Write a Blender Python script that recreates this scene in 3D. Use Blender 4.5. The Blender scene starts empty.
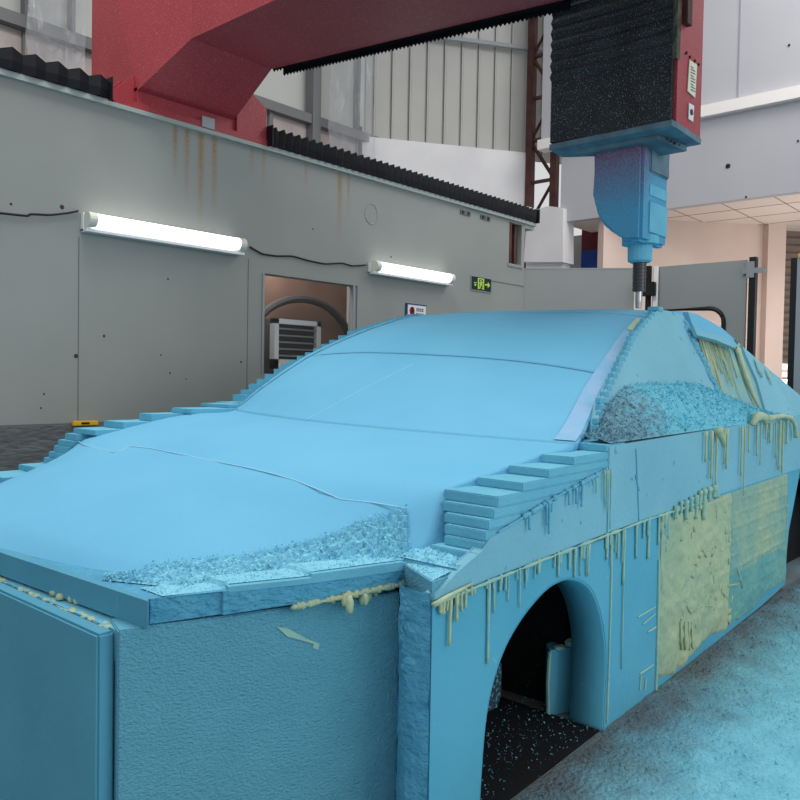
import bpy, bmesh, math, random
from mathutils import Vector, Matrix, noise
random.seed(7)
SC = bpy.context.scene
COL = SC.collection
PI = math.pi

# ------------------------------------------------------------------ camera
EYE = Vector((0, 0, 1.2))
yaw, pit, rol = math.radians(41.4), math.radians(-1.72), math.radians(1.0)
FW = Vector((math.cos(yaw)*math.cos(pit), math.sin(yaw)*math.cos(pit), math.sin(pit)))
r0 = Vector((math.sin(yaw), -math.cos(yaw), 0)); u0 = r0.cross(FW)
RT = r0*math.cos(rol) + u0*math.sin(rol); UPV = -r0*math.sin(rol) + u0*math.cos(rol)
cam = bpy.data.cameras.new('camera'); cam.sensor_width = 36; cam.lens = 36; cam.clip_start = .05
co = bpy.data.objects.new('camera', cam); COL.objects.link(co)
m = Matrix((RT, UPV, -FW)).transposed().to_4x4(); m.translation = EYE
co.matrix_world = m; SC.camera = co

# ------------------------------------------------------------------ light
w = bpy.data.worlds.new('world'); SC.world = w; w.use_nodes = True
bgn = w.node_tree.nodes['Background']
bgn.inputs[0].default_value = (.97, .985, 1, 1); bgn.inputs[1].default_value = .68
def area(name, loc, sx, sy, power, color, target):
    l = bpy.data.lights.new(name, 'AREA'); l.shape = 'RECTANGLE'; l.size = sx; l.size_y = sy
    l.energy = power; l.color = color
    o = bpy.data.objects.new(name, l); COL.objects.link(o); o.location = loc
    o.rotation_euler = (Vector(target)-Vector(loc)).to_track_quat('-Z', 'Y').to_euler()
    return o
area('roof_skylight', (2.2, 3.4, 6.8), 2.6, 2.4, 250, (1, .99, .96), (2.1, 2.6, 0))
area('far_bay_daylight', (8.5, 1.0, 7.0), 3, 3, 170, (1, .97, .93), (9.6, 3.5, 2.5))
area('right_side_fill', (3.6, -5.5, 3.4), 6, 3, 150, (.95, .98, 1), (3.6, 1.2, .7))  # fill light added to brighten the car's right side and the floor
SC.view_settings.view_transform = 'Standard'; SC.view_settings.look = 'None'
SC.view_settings.gamma = 1; SC.view_settings.exposure = 0.0
SC.view_settings.use_curve_mapping = False

# ------------------------------------------------------------------ helpers
def at(px, py, X=None, Y=None, Z=None):
    r = FW + RT*((px-400)/800) - UPV*((py-400)/800)
    if X is not None: t = X/r.x
    elif Y is not None: t = Y/r.y
    else: t = (Z-EYE.z)/r.z
    return EYE + r*t
def at_plane(px, py, n, p):
    r = FW + RT*((px-400)/800) - UPV*((py-400)/800)
    n = Vector(n); return EYE + r*((Vector(p)-EYE).dot(n)/r.dot(n))

def sr(r, g, b):
    f = lambda c: (c/255/12.92 if c <= 10 else ((c/255+.055)/1.055)**2.4)
    return (f(r), f(g), f(b), 1)

MATS = {}
def mat(name, base, rough=.8, var=None, vscale=4, bump=0, bscale=60, btype='noise', speck=None, sscale=220, samt=.62, metal=0, emit=None, estr=0, detail=4, stretch=None, spec=.3):
    mt = bpy.data.materials.new(name); mt.use_nodes = True
    nt = mt.node_tree; N = nt.nodes; L = nt.links
    b = N['Principled BSDF']; b.inputs['Roughness'].default_value = rough; b.inputs['Metallic'].default_value = metal
    b.inputs['Specular IOR Level'].default_value = spec
    tc = N.new('ShaderNodeTexCoord'); mp = N.new('ShaderNodeMapping'); L.new(tc.outputs['Object'], mp.inputs[0])
    if stretch: mp.inputs['Scale'].default_value = stretch
    col = None
    b.inputs['Base Color'].default_value = base
    if var:
        n1 = N.new('ShaderNodeTexNoise'); n1.inputs['Scale'].default_value = vscale; n1.inputs['Detail'].default_value = 6
        L.new(mp.outputs[0], n1.inputs['Vector'])
        rp = N.new('ShaderNodeValToRGB'); rp.color_ramp.elements[0].position = .35; rp.color_ramp.elements[1].position = .65
        rp.color_ramp.elements[0].color = base; rp.color_ramp.elements[1].color = var
        L.new(n1.outputs[0], rp.inputs[0]); col = rp.outputs[0]
    if speck:
        n2 = N.new('ShaderNodeTexNoise'); n2.inputs['Scale'].default_value = sscale; n2.inputs['Detail'].default_value = 2
        L.new(mp.outputs[0], n2.inputs['Vector'])
        r2 = N.new('ShaderNodeValToRGB'); r2.color_ramp.elements[0].position = samt; r2.color_ramp.elements[1].position = samt+.05
        L.new(n2.outputs[0], r2.inputs[0])
        mx = N.new('ShaderNodeMix'); mx.data_type = 'RGBA'; L.new(r2.outputs[0], mx.inputs[0])
        mx.inputs[6].default_value = base
        if col: L.new(col, mx.inputs[6])
        mx.inputs[7].default_value = speck; col = mx.outputs[2]
    if col: L.new(col, b.inputs['Base Color'])
    if bump:
        if btype == 'voronoi':
            n3 = N.new('ShaderNodeTexVoronoi'); n3.inputs['Scale'].default_value = bscale; out = n3.outputs[0]
        else:
            n3 = N.new('ShaderNodeTexNoise'); n3.inputs['Scale'].default_value = bscale; n3.inputs['Detail'].default_value = detail; out = n3.outputs[0]
        L.new(mp.outputs[0], n3.inputs['Vector'])
        bp = N.new('ShaderNodeBump'); bp.inputs['Strength'].default_value = bump; bp.inputs['Distance'].default_value = .02
        L.new(out, bp.inputs['Height']); L.new(bp.outputs[0], b.inputs['Normal'])
    if emit:
        b.inputs['Emission Color'].default_value = emit; b.inputs['Emission Strength'].default_value = estr
    MATS[name] = mt
    return mt

def obj(name, bm, mt, parent=None, smooth=False, recalc=True):
    me = bpy.data.meshes.new(name)
    if recalc: bmesh.ops.recalc_face_normals(bm, faces=bm.faces)
    bm.to_mesh(me); bm.free()
    o = bpy.data.objects.new(name, me); COL.objects.link(o)
    for q in (mt if isinstance(mt, (list, tuple)) else [mt]): me.materials.append(q)
    if smooth:
        me.polygons.foreach_set('use_smooth', [True]*len(me.polygons))
    if parent:
        o.parent = parent; o.location = (0, 0, 0) if parent.parent else -parent.location
    return o
def tag(o, label=None, cat=None, group=None, kind=None):
    if label: o['label'] = label
    if cat: o['category'] = cat
    if group: o['group'] = group
    if kind: o['kind'] = kind
    return o
def empty(name, loc, label, cat, group=None):
    o = bpy.data.objects.new(name, None); COL.objects.link(o); o.location = loc; o.empty_display_size = .1
    return tag(o, label, cat, group)
def struct(name, bm, mt, **k): return tag(obj(name, bm, mt, **k), kind='structure')

def box(bm, x0, x1, y0, y1, z0, z1, bev=0):
    vs = [bm.verts.new((x, y, z)) for x in (x0, x1) for y in (y0, y1) for z in (z0, z1)]
    q = [(0,1,3,2),(4,6,7,5),(0,4,5,1),(2,3,7,6),(0,2,6,4),(1,5,7,3)]
    fs = [bm.faces.new([vs[i] for i in f]) for f in q]
    if bev:
        es = list({e for f in fs for e in f.edges})
        bmesh.ops.bevel(bm, geom=es, offset=bev, segments=2, affect='EDGES')
    return bm
def B(*a, **k): return box(bmesh.new(), *a, **k)
def prism(bm, pts, vec, bev=0):
    a = [bm.verts.new(p) for p in pts]; v = Vector(vec); c = [bm.verts.new(Vector(p)+v) for p in pts]; n = len(pts)
    if n > 4 and not bev:
        from mathutils.geometry import tessellate_polygon
        for i, j, k in tessellate_polygon([[Vector(p) for p in pts]]):
            if len({i, j, k}) == 3: bm.faces.new((a[i], a[j], a[k])); bm.faces.new((c[k], c[j], c[i]))
        fs = []
    else: fs = [bm.faces.new(a), bm.faces.new(c[::-1])]
    for i in range(n): fs.append(bm.faces.new((a[i], a[(i+1) % n], c[(i+1) % n], c[i])))
    if bev:
        es = list({e for f in fs for e in f.edges})
        bmesh.ops.bevel(bm, geom=es, offset=bev, segments=2, affect='EDGES')
    bmesh.ops.triangulate(bm, faces=[f for f in bm.faces if len(f.verts) > 4])
    return bm
def P(pts, vec, **k): return prism(bmesh.new(), pts, vec, **k)
def tube(bm, path, r, seg=8, cap=True):
    path = [Vector(p) for p in path]; rings = []
    rs = r if isinstance(r, (list, tuple)) else [r]*len(path)
    for i, p in enumerate(path):
        d = (path[min(i+1, len(path)-1)] - path[max(i-1, 0)]).normalized()
        a = Vector((0, 0, 1)) if abs(d.z) < .9 else Vector((1, 0, 0))
        s = d.cross(a).normalized(); t = s.cross(d)
        rings.append([bm.verts.new(p + (s*math.cos(2*PI*k/seg) + t*math.sin(2*PI*k/seg))*rs[i]) for k in range(seg)])
    for a, b in zip(rings, rings[1:]):
        for k in range(seg): bm.faces.new((a[k], a[(k+1) % seg], b[(k+1) % seg], b[k]))
    if cap:
        bm.faces.new(rings[0]); bm.faces.new(rings[-1][::-1])
    return bm
def blob(bm, c, rx, ry, rz, seg=8, rough=0):
    c = Vector(c); rows = []
    top = bm.verts.new(c+Vector((0, 0, rz))); bot = bm.verts.new(c-Vector((0, 0, rz)))
    for i in range(1, 5):
        th = PI*i/5
        row = []
        for k in range(seg):
            a = 2*PI*k/seg; v = Vector((rx*math.sin(th)*math.cos(a), ry*math.sin(th)*math.sin(a), rz*math.cos(th)))
            row.append(bm.verts.new(c + v*(1+random.uniform(-rough, rough))))
        rows.append(row)
    for k in range(seg):
        bm.faces.new((top, rows[0][k], rows[0][(k+1) % seg])); bm.faces.new((bot, rows[-1][(k+1) % seg], rows[-1][k]))
        for a, b in zip(rows, rows[1:]): bm.faces.new((a[k], b[k], b[(k+1) % seg], a[(k+1) % seg]))
def grid(bm, rows, flip=False):
    vs = [[bm.verts.new(p) for p in r] for r in rows]
    for a, b in zip(vs, vs[1:]):
        for k in range(len(a)-1):
            q = (a[k], a[k+1], b[k+1], b[k])
            bm.faces.new(q[::-1] if flip else q)
    return vs
def nz(x, y, z=0, s=1): return noise.noise(Vector((x*s, y*s, z*s)))
def fbm(x, y, z=0, s=1): return noise.fractal(Vector((x*s, y*s, z*s)), 1.0, 2.0, 4)
def lerp(a, b, t): return a+(b-a)*t
def pw(tab, x):
    if x <= tab[0][0]: return tab[0][1]
    for (a, b), (c, d) in zip(tab, tab[1:]):
        if x <= c: return b + (d-b)*(x-a)/(c-a)
    return tab[-1][1]

# ------------------------------------------------------------------ materials
foam = mat('milled_blue_foam', sr(106, 181, 217), .85, var=sr(111, 186, 221), vscale=2.5, bump=.10, bscale=180, spec=.2)
foam_dust = mat('dusty_pillar_foam', sr(150, 188, 224), .9, var=sr(128, 186, 222), vscale=9, bump=.25, bscale=110)
foam_step = mat('cut_foam_layers', sr(100, 176, 204), .85, var=sr(110, 186, 212), vscale=7, bump=.2, bscale=120)
foam_pale = mat('pale_skin_foam', sr(118, 180, 200), .8, var=sr(126, 188, 208), vscale=3, bump=.15, bscale=40, speck=sr(80, 150, 175), sscale=16, samt=.70)
foam_mid = mat('deep_blue_foam_board', sr(82, 166, 194), .75, var=sr(90, 172, 200), vscale=3, bump=.12, bscale=30, speck=sr(110, 180, 205), sscale=26, samt=.70)
foam_front = mat('pitted_foam_board', sr(100, 172, 198), .9, var=sr(104, 178, 203), vscale=6, bump=.7, bscale=120, stretch=(1, 1, 1.7))
foam_rough = mat('torn_foam_edge', sr(80, 160, 196), .9, var=sr(92, 172, 206), vscale=14, bump=.9, bscale=48, stretch=(1, 1, 1.5))
foam_slate = mat('weathered_foam_board', sr(78, 150, 178), .75, var=sr(86, 160, 188), vscale=2.2, bump=.12, bscale=25)
chip = mat('loose_foam_shavings', sr(128, 200, 226), .95, var=sr(138, 210, 232), vscale=30, bump=.4, bscale=130)
chip_gray = mat('greyed_foam_shavings', sr(96, 150, 168), .95, var=sr(120, 190, 214), vscale=3, bump=.5, bscale=120, speck=sr(160, 196, 206), sscale=120, samt=.60)
glue = mat('hardened_yellow_glue', sr(190, 200, 160), .6, var=sr(164, 190, 168), vscale=20, bump=.3, bscale=40)
glue_thin = mat('greenish_glue_smear', sr(134, 190, 192), .65, var=sr(168, 202, 178), vscale=9, bump=.3, bscale=60)
glue_pat = mat('glue_patch', sr(156, 180, 152), .55, var=sr(176, 192, 156), vscale=3.5, bump=.5, bscale=22, spec=.3)
glue_br = mat('ridged_glue_patch', sr(124, 170, 162), .65, var=sr(164, 186, 154), vscale=5, bump=.5, bscale=30)
black = mat('black_recess', sr(16, 18, 22), .9, speck=sr(70, 110, 130), sscale=90, samt=.72)
red = mat('red_machine_paint', sr(164, 56, 64), .45, var=sr(154, 50, 58), vscale=2, speck=sr(196, 130, 138), sscale=170, samt=.63, bump=.04, bscale=80, spec=.45)
bell = mat('black_bellows_rubber', sr(11, 13, 18), .6, var=sr(20, 23, 28), vscale=6, spec=.25)
bell_d = mat('dusty_black_bellows', sr(20, 24, 29), .6, var=sr(34, 42, 48), vscale=6, speck=sr(150, 160, 166), sscale=190, samt=.64, spec=.4)
steel = mat('dark_tool_steel', sr(70, 72, 76), .35, metal=.8)
steel_l = mat('bright_cutter_steel', sr(170, 176, 180), .3, metal=.9)
plate_blue = mat('dusted_base_plate', sr(104, 134, 148), .7, var=sr(84, 108, 120), vscale=8)
white = mat('white_paint', sr(226, 228, 230), .6)
whitewall = mat('white_plaster', sr(222, 222, 224), .85, var=sr(212, 212, 216), vscale=1.5)
panelw = mat('pale_grey_cladding', sr(182, 182, 188), .55, var=sr(176, 177, 184), vscale=1)
trimw = mat('cream_ledge_paint', sr(236, 232, 230), .6)
corr = mat('corrugated_grey_steel', sr(176, 176, 172), .5, var=sr(168, 168, 165), vscale=1.2)
corr_d = mat('dark_steel_joint', sr(70, 72, 74), .6)
gwall = mat('sea_grey_wall_paint', sr(142, 151, 150), .5, spec=.4)
door_g = mat('grey_enclosure_panel', sr(146, 150, 149), .5, var=sr(140, 144, 143), vscale=1)
pink = mat('warm_cream_wall', sr(222, 200, 188), .8, var=sr(212, 190, 180), vscale=1.2)
pinkc = mat('ceiling_tile', sr(234, 216, 206), .8)
shutm = mat('brown_roller_shutter', sr(128, 114, 106), .6)
rust = mat('rusty_steel', sr(74, 44, 42), .7, var=sr(92, 62, 56), vscale=5)
blackm = mat('black_metal', sr(24, 25, 28), .5)
greym = mat('grey_metal', sr(150, 156, 160), .4, metal=.3)
brown = mat('brown_back_board', sr(150, 116, 98), .7, var=sr(134, 102, 88), vscale=3)
conc = mat('dusty_grey_concrete', sr(108, 112, 114), .9, var=sr(94, 98, 101), vscale=14, bump=.5, bscale=50, stretch=(.35, 1, 1))
brick = mat('pale_block_wall', sr(186, 176, 172), .8, var=sr(170, 160, 158), vscale=3)
winm = mat('frosted_window_pane', sr(186, 188, 184), .4)
frame_g = mat('grey_window_frame', sr(112, 114, 116), .5)
yellow = mat('yellow_plastic', sr(222, 178, 40), .5)
signg = mat('dark_green_sign', sr(12, 42, 36), .4)
signl = mat('luminous_lime', sr(186, 222, 92), .5)
signb = mat('blue_sign_edge', sr(34, 54, 110), .5)
signr = mat('red_sign_mark', sr(170, 30, 40), .5)
bluep = mat('blue_banner', sr(28, 70, 150), .6)
maroon = mat('maroon_banner', sr(104, 34, 44), .6)
tubem = mat('lit_tube_diffuser', sr(245, 250, 250), .4, emit=(1, 1, .95, 1), estr=2.3)
endc = mat('ivory_end_cap', sr(214, 218, 206), .5)
lightgap = mat('daylight_gap_white', sr(250, 248, 244), .9)

# plastic and glass
def sheet(name, alpha, rough, color):
    mt = bpy.data.materials.new(name); mt.use_nodes = True; nt = mt.node_tree; N = nt.nodes; L = nt.links
    b = N['Principled BSDF']; b.inputs['Base Color'].default_value = color; b.inputs['Roughness'].default_value = rough
    b.inputs['Specular IOR Level'].default_value = .8
    t = N.new('ShaderNodeBsdfTransparent'); mx = N.new('ShaderNodeMixShader'); mx.inputs[0].default_value = alpha
    n3 = N.new('ShaderNodeTexNoise'); n3.inputs['Scale'].default_value = 5; n3.inputs['Detail'].default_value = 3
    bp = N.new('ShaderNodeBump'); bp.inputs['Distance'].default_value = .05; bp.inputs['Strength'].default_value = .8 if rough > .12 else 0
    L.new(n3.outputs[0], bp.inputs['Height']); L.new(bp.outputs[0], b.inputs['Normal'])
    L.new(t.outputs[0], mx.inputs[1]); L.new(b.outputs[0], mx.inputs[2]); L.new(mx.outputs[0], N['Material Output'].inputs[0])
    return mt
plastic = sheet('clear_plastic_film', .38, .2, sr(170, 174, 180))
glass = sheet('window_glass', .07, .05, sr(120, 118, 116))

# left wall paint with rust streaks (wear below the rail)
def add_streaks(mt, specs, color):
    nt = mt.node_tree; N = nt.nodes; L = nt.links; b = N['Principled BSDF']
    tc = N.new('ShaderNodeTexCoord'); sp = N.new('ShaderNodeSeparateXYZ'); L.new(tc.outputs['Object'], sp.inputs[0])
    specs = [(a_, b_*1.25, c_, d_, e_*1.5) for a_, b_, c_, d_, e_ in specs]
    def M(op, a, c=None, d=None):
        n = N.new('ShaderNodeMath'); n.operation = op
        for i, v in enumerate((a, c, d)):
            if v is None: continue
            if isinstance(v, (int, float)): n.inputs[i].default_value = v
            else: L.new(v, n.inputs[i])
        return n.outputs[0]
    acc = None
    for x0, wd, z0, z1, st in specs:
        d = M('DIVIDE', M('ABSOLUTE', M('SUBTRACT', sp.outputs[0], x0)), wd)
        s = M('MAXIMUM', M('SUBTRACT', 1, d), 0)
        t = N.new('ShaderNodeMapRange'); t.inputs[1].default_value = z0; t.inputs[2].default_value = z1; L.new(sp.outputs[2], t.inputs[0])
        s = M('MULTIPLY', M('MULTIPLY', s, t.outputs[0]), st)
        s = M('MULTIPLY', s, M('LESS_THAN', sp.outputs[2], 2.82))
        acc = s if acc is None else M('MAXIMUM', acc, s)
    n = N.new('ShaderNodeTexNoise'); n.inputs['Scale'].default_value = 45; L.new(tc.outputs['Object'], n.inputs['Vector'])
    acc = M('MULTIPLY', acc, M('MULTIPLY', n.outputs[0], 1.7)); acc = M('MINIMUM', acc, 1)
    n2 = N.new('ShaderNodeTexNoise'); n2.inputs['Scale'].default_value = 1.3; n2.inputs['Detail'].default_value = 5; L.new(tc.outputs['Object'], n2.inputs['Vector'])
    r = N.new('ShaderNodeValToRGB'); r.color_ramp.elements[0].position = .3; r.color_ramp.elements[1].position = .7
    r.color_ramp.elements[0].color = sr(138, 143, 140); r.color_ramp.elements[1].color = sr(147, 151, 147); L.new(n2.outputs[0], r.inputs[0])
    mx = N.new('ShaderNodeMix'); mx.data_type = 'RGBA'; L.new(acc, mx.inputs[0]); L.new(r.outputs[0], mx.inputs[6]); mx.inputs[7].default_value = color
    L.new(mx.outputs[2], b.inputs['Base Color'])
add_streaks(gwall, [(2.99, .022, 2.45, 2.8, .8), (3.08, .025, 2.30, 2.8, .7), (3.19, .028, 2.15, 2.8, 1.0), (3.30, .026, 2.25, 2.8, .9),
                    (3.62, .02, 2.6, 2.8, .5), (3.73, .02, 2.55, 2.8, .5), (4.50, .03, 2.25, 2.75, .8), (4.60, .02, 2.45, 2.75, .5), (4.14, .02, 2.6, 2.8, .6)], sr(140, 118, 84))

# ------------------------------------------------------------------ floor
fl = mat('workshop_floor', sr(112, 110, 108), .9)
def floor_mat(mt):
    nt = mt.node_tree; N = nt.nodes; L = nt.links; b = N['Principled BSDF']
    tc = N.new('ShaderNodeTexCoord'); 
    n = N.new('ShaderNodeTexNoise'); n.inputs['Scale'].default_value = 1.5; n.inputs['Detail'].default_value = 8; L.new(tc.outputs['Object'], n.inputs['Vector'])
    r = N.new('ShaderNodeValToRGB'); r.color_ramp.elements[0].color = sr(112, 110, 108); r.color_ramp.elements[1].color = sr(120, 150, 160)
    r.color_ramp.elements[0].position = .4; r.color_ramp.elements[1].position = .6
    L.new(n.outputs[0], r.inputs[0]); L.new(r.outputs[0], b.inputs['Base Color'])
floor_mat(fl)
struct('floor', B(-6, 20, -8, 14, -.1, 0), fl)

# ------------------------------------------------------------------ left wall (machine side wall)
WY = 4.65; WB = 4.75
bm = bmesh.new()
wx0, wx1, wz0, wz1 = 3.74, 4.72, 1.20, 1.935       # big window opening
rx0, rx1, rz0, rz1 = 6.94, 7.16, 2.38, 2.80        # small opening at the end
T = 2.845
box(bm, -3, wx0, WY, WB, .88, T); box(bm, wx0, wx1, WY, WB, .88, wz0); box(bm, wx0, wx1, WY, WB, wz1, T)
box(bm, wx1, rx0, WY, WB, .88, T); box(bm, rx0, rx1, WY, WB, .88, rz0); box(bm, rx0, rx1, WY, WB, rz1, T); box(bm, rx1, 7.22, WY, WB, .88, T)
WALL = struct('wall_left', bm, gwall)
struct('wall_left_base', B(-3, 7.22, WY-.015, WB, 0, .872), conc)
# seams between the wall sheets
bm = bmesh.new()
for x, z0, z1 in ((2.335, .88, 2.0), (3.60, .88, 2.02), (1.1, .88, 2.1)): box(bm, x-.0022, x+.0022, WY-.002, WY+.01, z0, z1)
box(bm, 6.35, 7.22, WY-.003, WY+.01, 2.165, 2.172)
box(bm, -3, 7.22, WY-.004, WY+.01, .868, .884)
struct('trim_1', bm, mat('dark_seam', sr(100, 106, 108), .8))
bm = bmesh.new(); box(bm, -3, 7.40, WY-.03, WY, T-.022, T+.004); box(bm, -3, 7.40, WB, WY+.3, T-.10, T+.003); box(bm, 7.22, 7.40, WY, WB, T-.06, T+.003)
struct('trim_2', bm, mat('rail_edge', sr(160, 170, 166), .5))
# window with what is behind it
bm = bmesh.new()
for a in ((wx0-.012, wx0+.008, wz0, wz1), (wx1-.05, wx1-.035, wz0, wz1)): box(bm, a[0], a[1], WY-.006, WY+.03, a[2], a[3])
box(bm, wx1-.03, wx1, WY+.01, WY+.05, wz0, wz1); 
wf = struct('window_1', bm, greym)
o = obj('pane', B(wx0, wx1, WY+.02, WY+.026, wz0, wz1), glass, wf)
l = bpy.data.lights.new('booth_fill', 'AREA'); l.size = .5; l.energy = 9; lo = bpy.data.objects.new('booth_fill', l); COL.objects.link(lo); lo.location = (4.2, 5.12, 2.4)  # unseen fill light added to brighten what is behind the window
obj('back_board', B(wx0-.3, wx1+.6, 5.38, 5.42, .9, 2.3), brown, wf)
bm = bmesh.new(); pa = []
for i in range(25):
    a = PI*.98*i/24; pa.append((4.72 + .62*math.cos(a), 5.30, 1.36 + .50*math.sin(a)))
tube(bm, pa, .035, 8); obj('arched_hose', bm, mat('dark_hose', sr(70, 66, 66), .5), wf)
bm = bmesh.new(); box(bm, wx0-.2, 4.5, 5.28, 5.36, 1.0, 1.66); obj('lower_board', bm, mat('grey_board', sr(96, 90, 88), .7), wf)
ac = empty('louvred_vent', (4.42, 5.12, 1.30), 'white framed vent with black louvres behind the brown-backed window', 'vent')
bm = bmesh.new()
vx0, vx1, vz0, vz1 = 4.19, 4.70, 1.24, 1.65
for a in ((vx0, vx0+.045, vz0, vz1), (vx1-.045, vx1, vz0, vz1), (vx0, vx1, vz1-.04, vz1), (vx0, vx1, vz0, vz0+.08)): box(bm, a[0], a[1], 5.06, 5.12, a[2], a[3])
obj('frame', bm, white, ac)
obj('backing', B(vx0+.02, vx1-.02, 5.10, 5.12, vz0, vz1), blackm, ac)
for k in range(5):
    z = vz0+.11+k*.055
    obj('slat', P([(vx0+.04, 5.065, z), (vx0+.04, 5.095, z+.010), (vx0+.04, 5.097, z+.006), (vx0+.04, 5.065, z-.006)], (vx1-vx0-.08, 0, 0)), greym, ac)
# small rusty opening
obj('window_2', B(rx0, rx1, WY+.06, WY+.08, rz0, rz1), mat('rusty_back_plate', sr(98, 82, 74), .8, var=sr(84, 60, 52), vscale=9))['kind'] = 'structure'
wf2 = struct('window_3', B(rx0-.03, rx1+.02, WY-.01, WY+.02, rz0-.03, rz0), greym)
bm = bmesh.new(); box(bm, rx1-.09, rx1-.05, WY+.03, WY+.08, rz0, rz1); box(bm, rx0-.008, rx0+.01, WY-.01, WY+.05, rz0, rz1)
struct('window_4', bm, rust)

# fluorescent fixtures
def fixture(x0, x1, z0, z1, label):
    t = empty('batten_light', ((x0+x1)/2, WY, (z0+z1)/2), label, 'light', 'tube lights along the grey wall')
    zc = (z0+z1)/2
    obj('housing', B(x0, x1, WY-.035, WY-.002, z0, z0+.02) if 0 else box(box(bmesh.new(), x0, x1, WY-.03, WY-.002, z0+.005, z1-.01), x0, x1, WY-.075, WY-.002, z0, z0+.018), white, t)
    bm = bmesh.new(); seg = 12; rr = .041
    tube(bm, [(x0+.055, WY-.068, zc+.01), (x1-.055, WY-.068, zc+.01)], rr, 16); obj('diffuser', bm, tubem, t, smooth=False)
    for a, b in ((x0+.005, x0+.055), (x1-.055, x1-.005)):
        bm = bmesh.new(); tube(bm, [(a, WY-.068, zc+.01), (b, WY-.068, zc+.01)], rr+.004, 16); obj('end_cap', bm, endc, t)
    return t
fixture(2.345, 3.51, 2.03, 2.155, 'longer looking lit tube light fixed to the grey wall, nearest the camera')
fixture(4.84, 5.90, 2.045, 2.155, 'lit tube light on the grey wall just left of the exit sign')
def cable(pts, label, r=.007):
    bm = bmesh.new(); path = []
    for a, b in zip(pts, pts[1:]):
        for k in range(6):
            t = k/6; q = Vector(a).lerp(Vector(b), t); path.append(q)
    path.append(Vector(pts[-1]))
    sm = [path[0]]+[(path[i-1]+path[i]*2+path[i+1])/4 for i in range(1, len(path)-1)]+[path[-1]]
    tube(bm, sm, r, 6); return tag(obj('power_cable', bm, blackm, smooth=True), label, 'cable')
cw = lambda x, y: at(x, y, Y=WY-.012)
cable([cw(-30, 211), cw(0, 213), cw(28, 216), cw(30, 214), cw(50, 215), cw(68, 213), cw(78, 211)], 'thin black cable running along wall to the nearer tube light')
cable([cw(250, 247), cw(262, 254), cw(276, 256), cw(292, 256), cw(310, 261), cw(325, 264), cw(342, 263), cw(352, 266), cw(366, 265)], 'thin black cable sagging between the two tube lights')

# exit sign
t = empty('exit_sign', at(481, 285, Y=WY), 'small dark green running-man exit sign with arrow on the grey wall', 'sign')
a = at(471, 277, Y=WY); b = at(490, 292, Y=WY); ex0, ex1, ez0, ez1 = a.x, b.x, b.z, a.z
ez1 = ez0 + .125
obj('sign_frame', B(ex0-.012, ex1+.012, WY-.008, WY-.001, ez0-.012, ez1+.012), greym, t)
obj('sign_face', B(ex0, ex1, WY-.012, WY-.008, ez0, ez1), signg, t)
bm = bmesh.new(); W_ = ex1-ex0; H_ = ez1-ez0
def sq(bm, pts, x0=None, z0=None, w_=None, h_=None, y=None, th=.002):
    prism(bm, [(x0+p*w_, y, z0+q*h_) for p, q in pts], (0, -th, 0))
kw = dict(x0=ex0, z0=ez0, w_=W_, h_=H_, y=WY-.012)
sq(bm, [(.30,.08),(.36,.08),(.36,.86),(.56,.86),(.56,.08),(.62,.08),(.62,.94),(.30,.94)], **kw)
sq(bm, [(.43,.70),(.49,.70),(.49,.82),(.43,.82)], **kw)
sq(bm, [(.40,.40),(.50,.36),(.53,.66),(.43,.68)], **kw)
sq(bm, [(.37,.10),(.42,.10),(.47,.40),(.41,.42)], **kw)
sq(bm, [(.45,.40),(.55,.30),(.50,.12),(.55,.12),(.60,.34),(.50,.44)], **kw)
sq(bm, [(.36,.48),(.44,.58),(.44,.66),(.33,.52)], **kw)
sq(bm, [(.52,.62),(.60,.52),(.62,.57),(.52,.68)], **kw)
sq(bm, [(.68,.44),(.82,.44),(.82,.26),(.94,.50),(.82,.74),(.82,.56),(.68,.56)], **kw)
sq(bm, [(.10,.42),(.24,.42),(.17,.24)], **kw); sq(bm, [(.10,.50),(.24,.50),(.24,.56),(.10,.56)], **kw)
obj('pictogram', bm, signl, t)
# warning sign
a = at(406, 303, Y=WY); b = at(425, 316, Y=WY); wx_0, wx_1, wz_0, wz_1 = a.x, b.x, b.z-.03, a.z-.01
t = empty('warning_sign', (a.x, WY, b.z), 'small white notice with red mark and blue edge below the tube light', 'sign')
obj('sign_face', B(wx_0, wx_1, WY-.008, WY-.001, wz_0, wz_1), white, t)
obj('sign_frame', box(box(bmesh.new(), wx_0-.01, wx_0+.012, WY-.012, WY-.001, wz_0-.01, wz_1+.01), wx_0-.01, wx_1+.01, WY-.01, WY-.001, wz_1, wz_1+.01), signb, t)
kw = dict(x0=wx_0, z0=wz_0, w_=wx_1-wx_0, h_=wz_1-wz_0, y=WY-.008)
bm = bmesh.new(); R_ = [(.28+.13*math.cos(2*PI*k/16), .55+.30*math.sin(2*PI*k/16)) for k in range(16)]; sq(bm, R_, **kw); obj('mark', bm, signr, t)
bm = bmesh.new()
kw['y'] = WY-.0105
sq(bm, [(.20,.30),(.24,.30),(.30,.55),(.36,.30),(.40,.30),(.34,.62),(.36,.80),(.22,.80),(.24,.62)], **kw)
kw['y'] = WY-.008
for x in (.50, .60, .70, .80):
    sq(bm, [(x,.55),(x+.07,.55),(x+.07,.62),(x+.045,.62),(x+.045,.70),(x+.07,.70),(x+.07,.78),(x,.78),(x,.70),(x+.02,.70),(x+.02,.62),(x,.62)], **kw)
for x in (.50, .56, .63, .70, .76, .83): sq(bm, [(x,.30),(x+.045,.30),(x+.045,.40),(x,.40)], **kw)
obj('lettering', bm, blackm, t)
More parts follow.
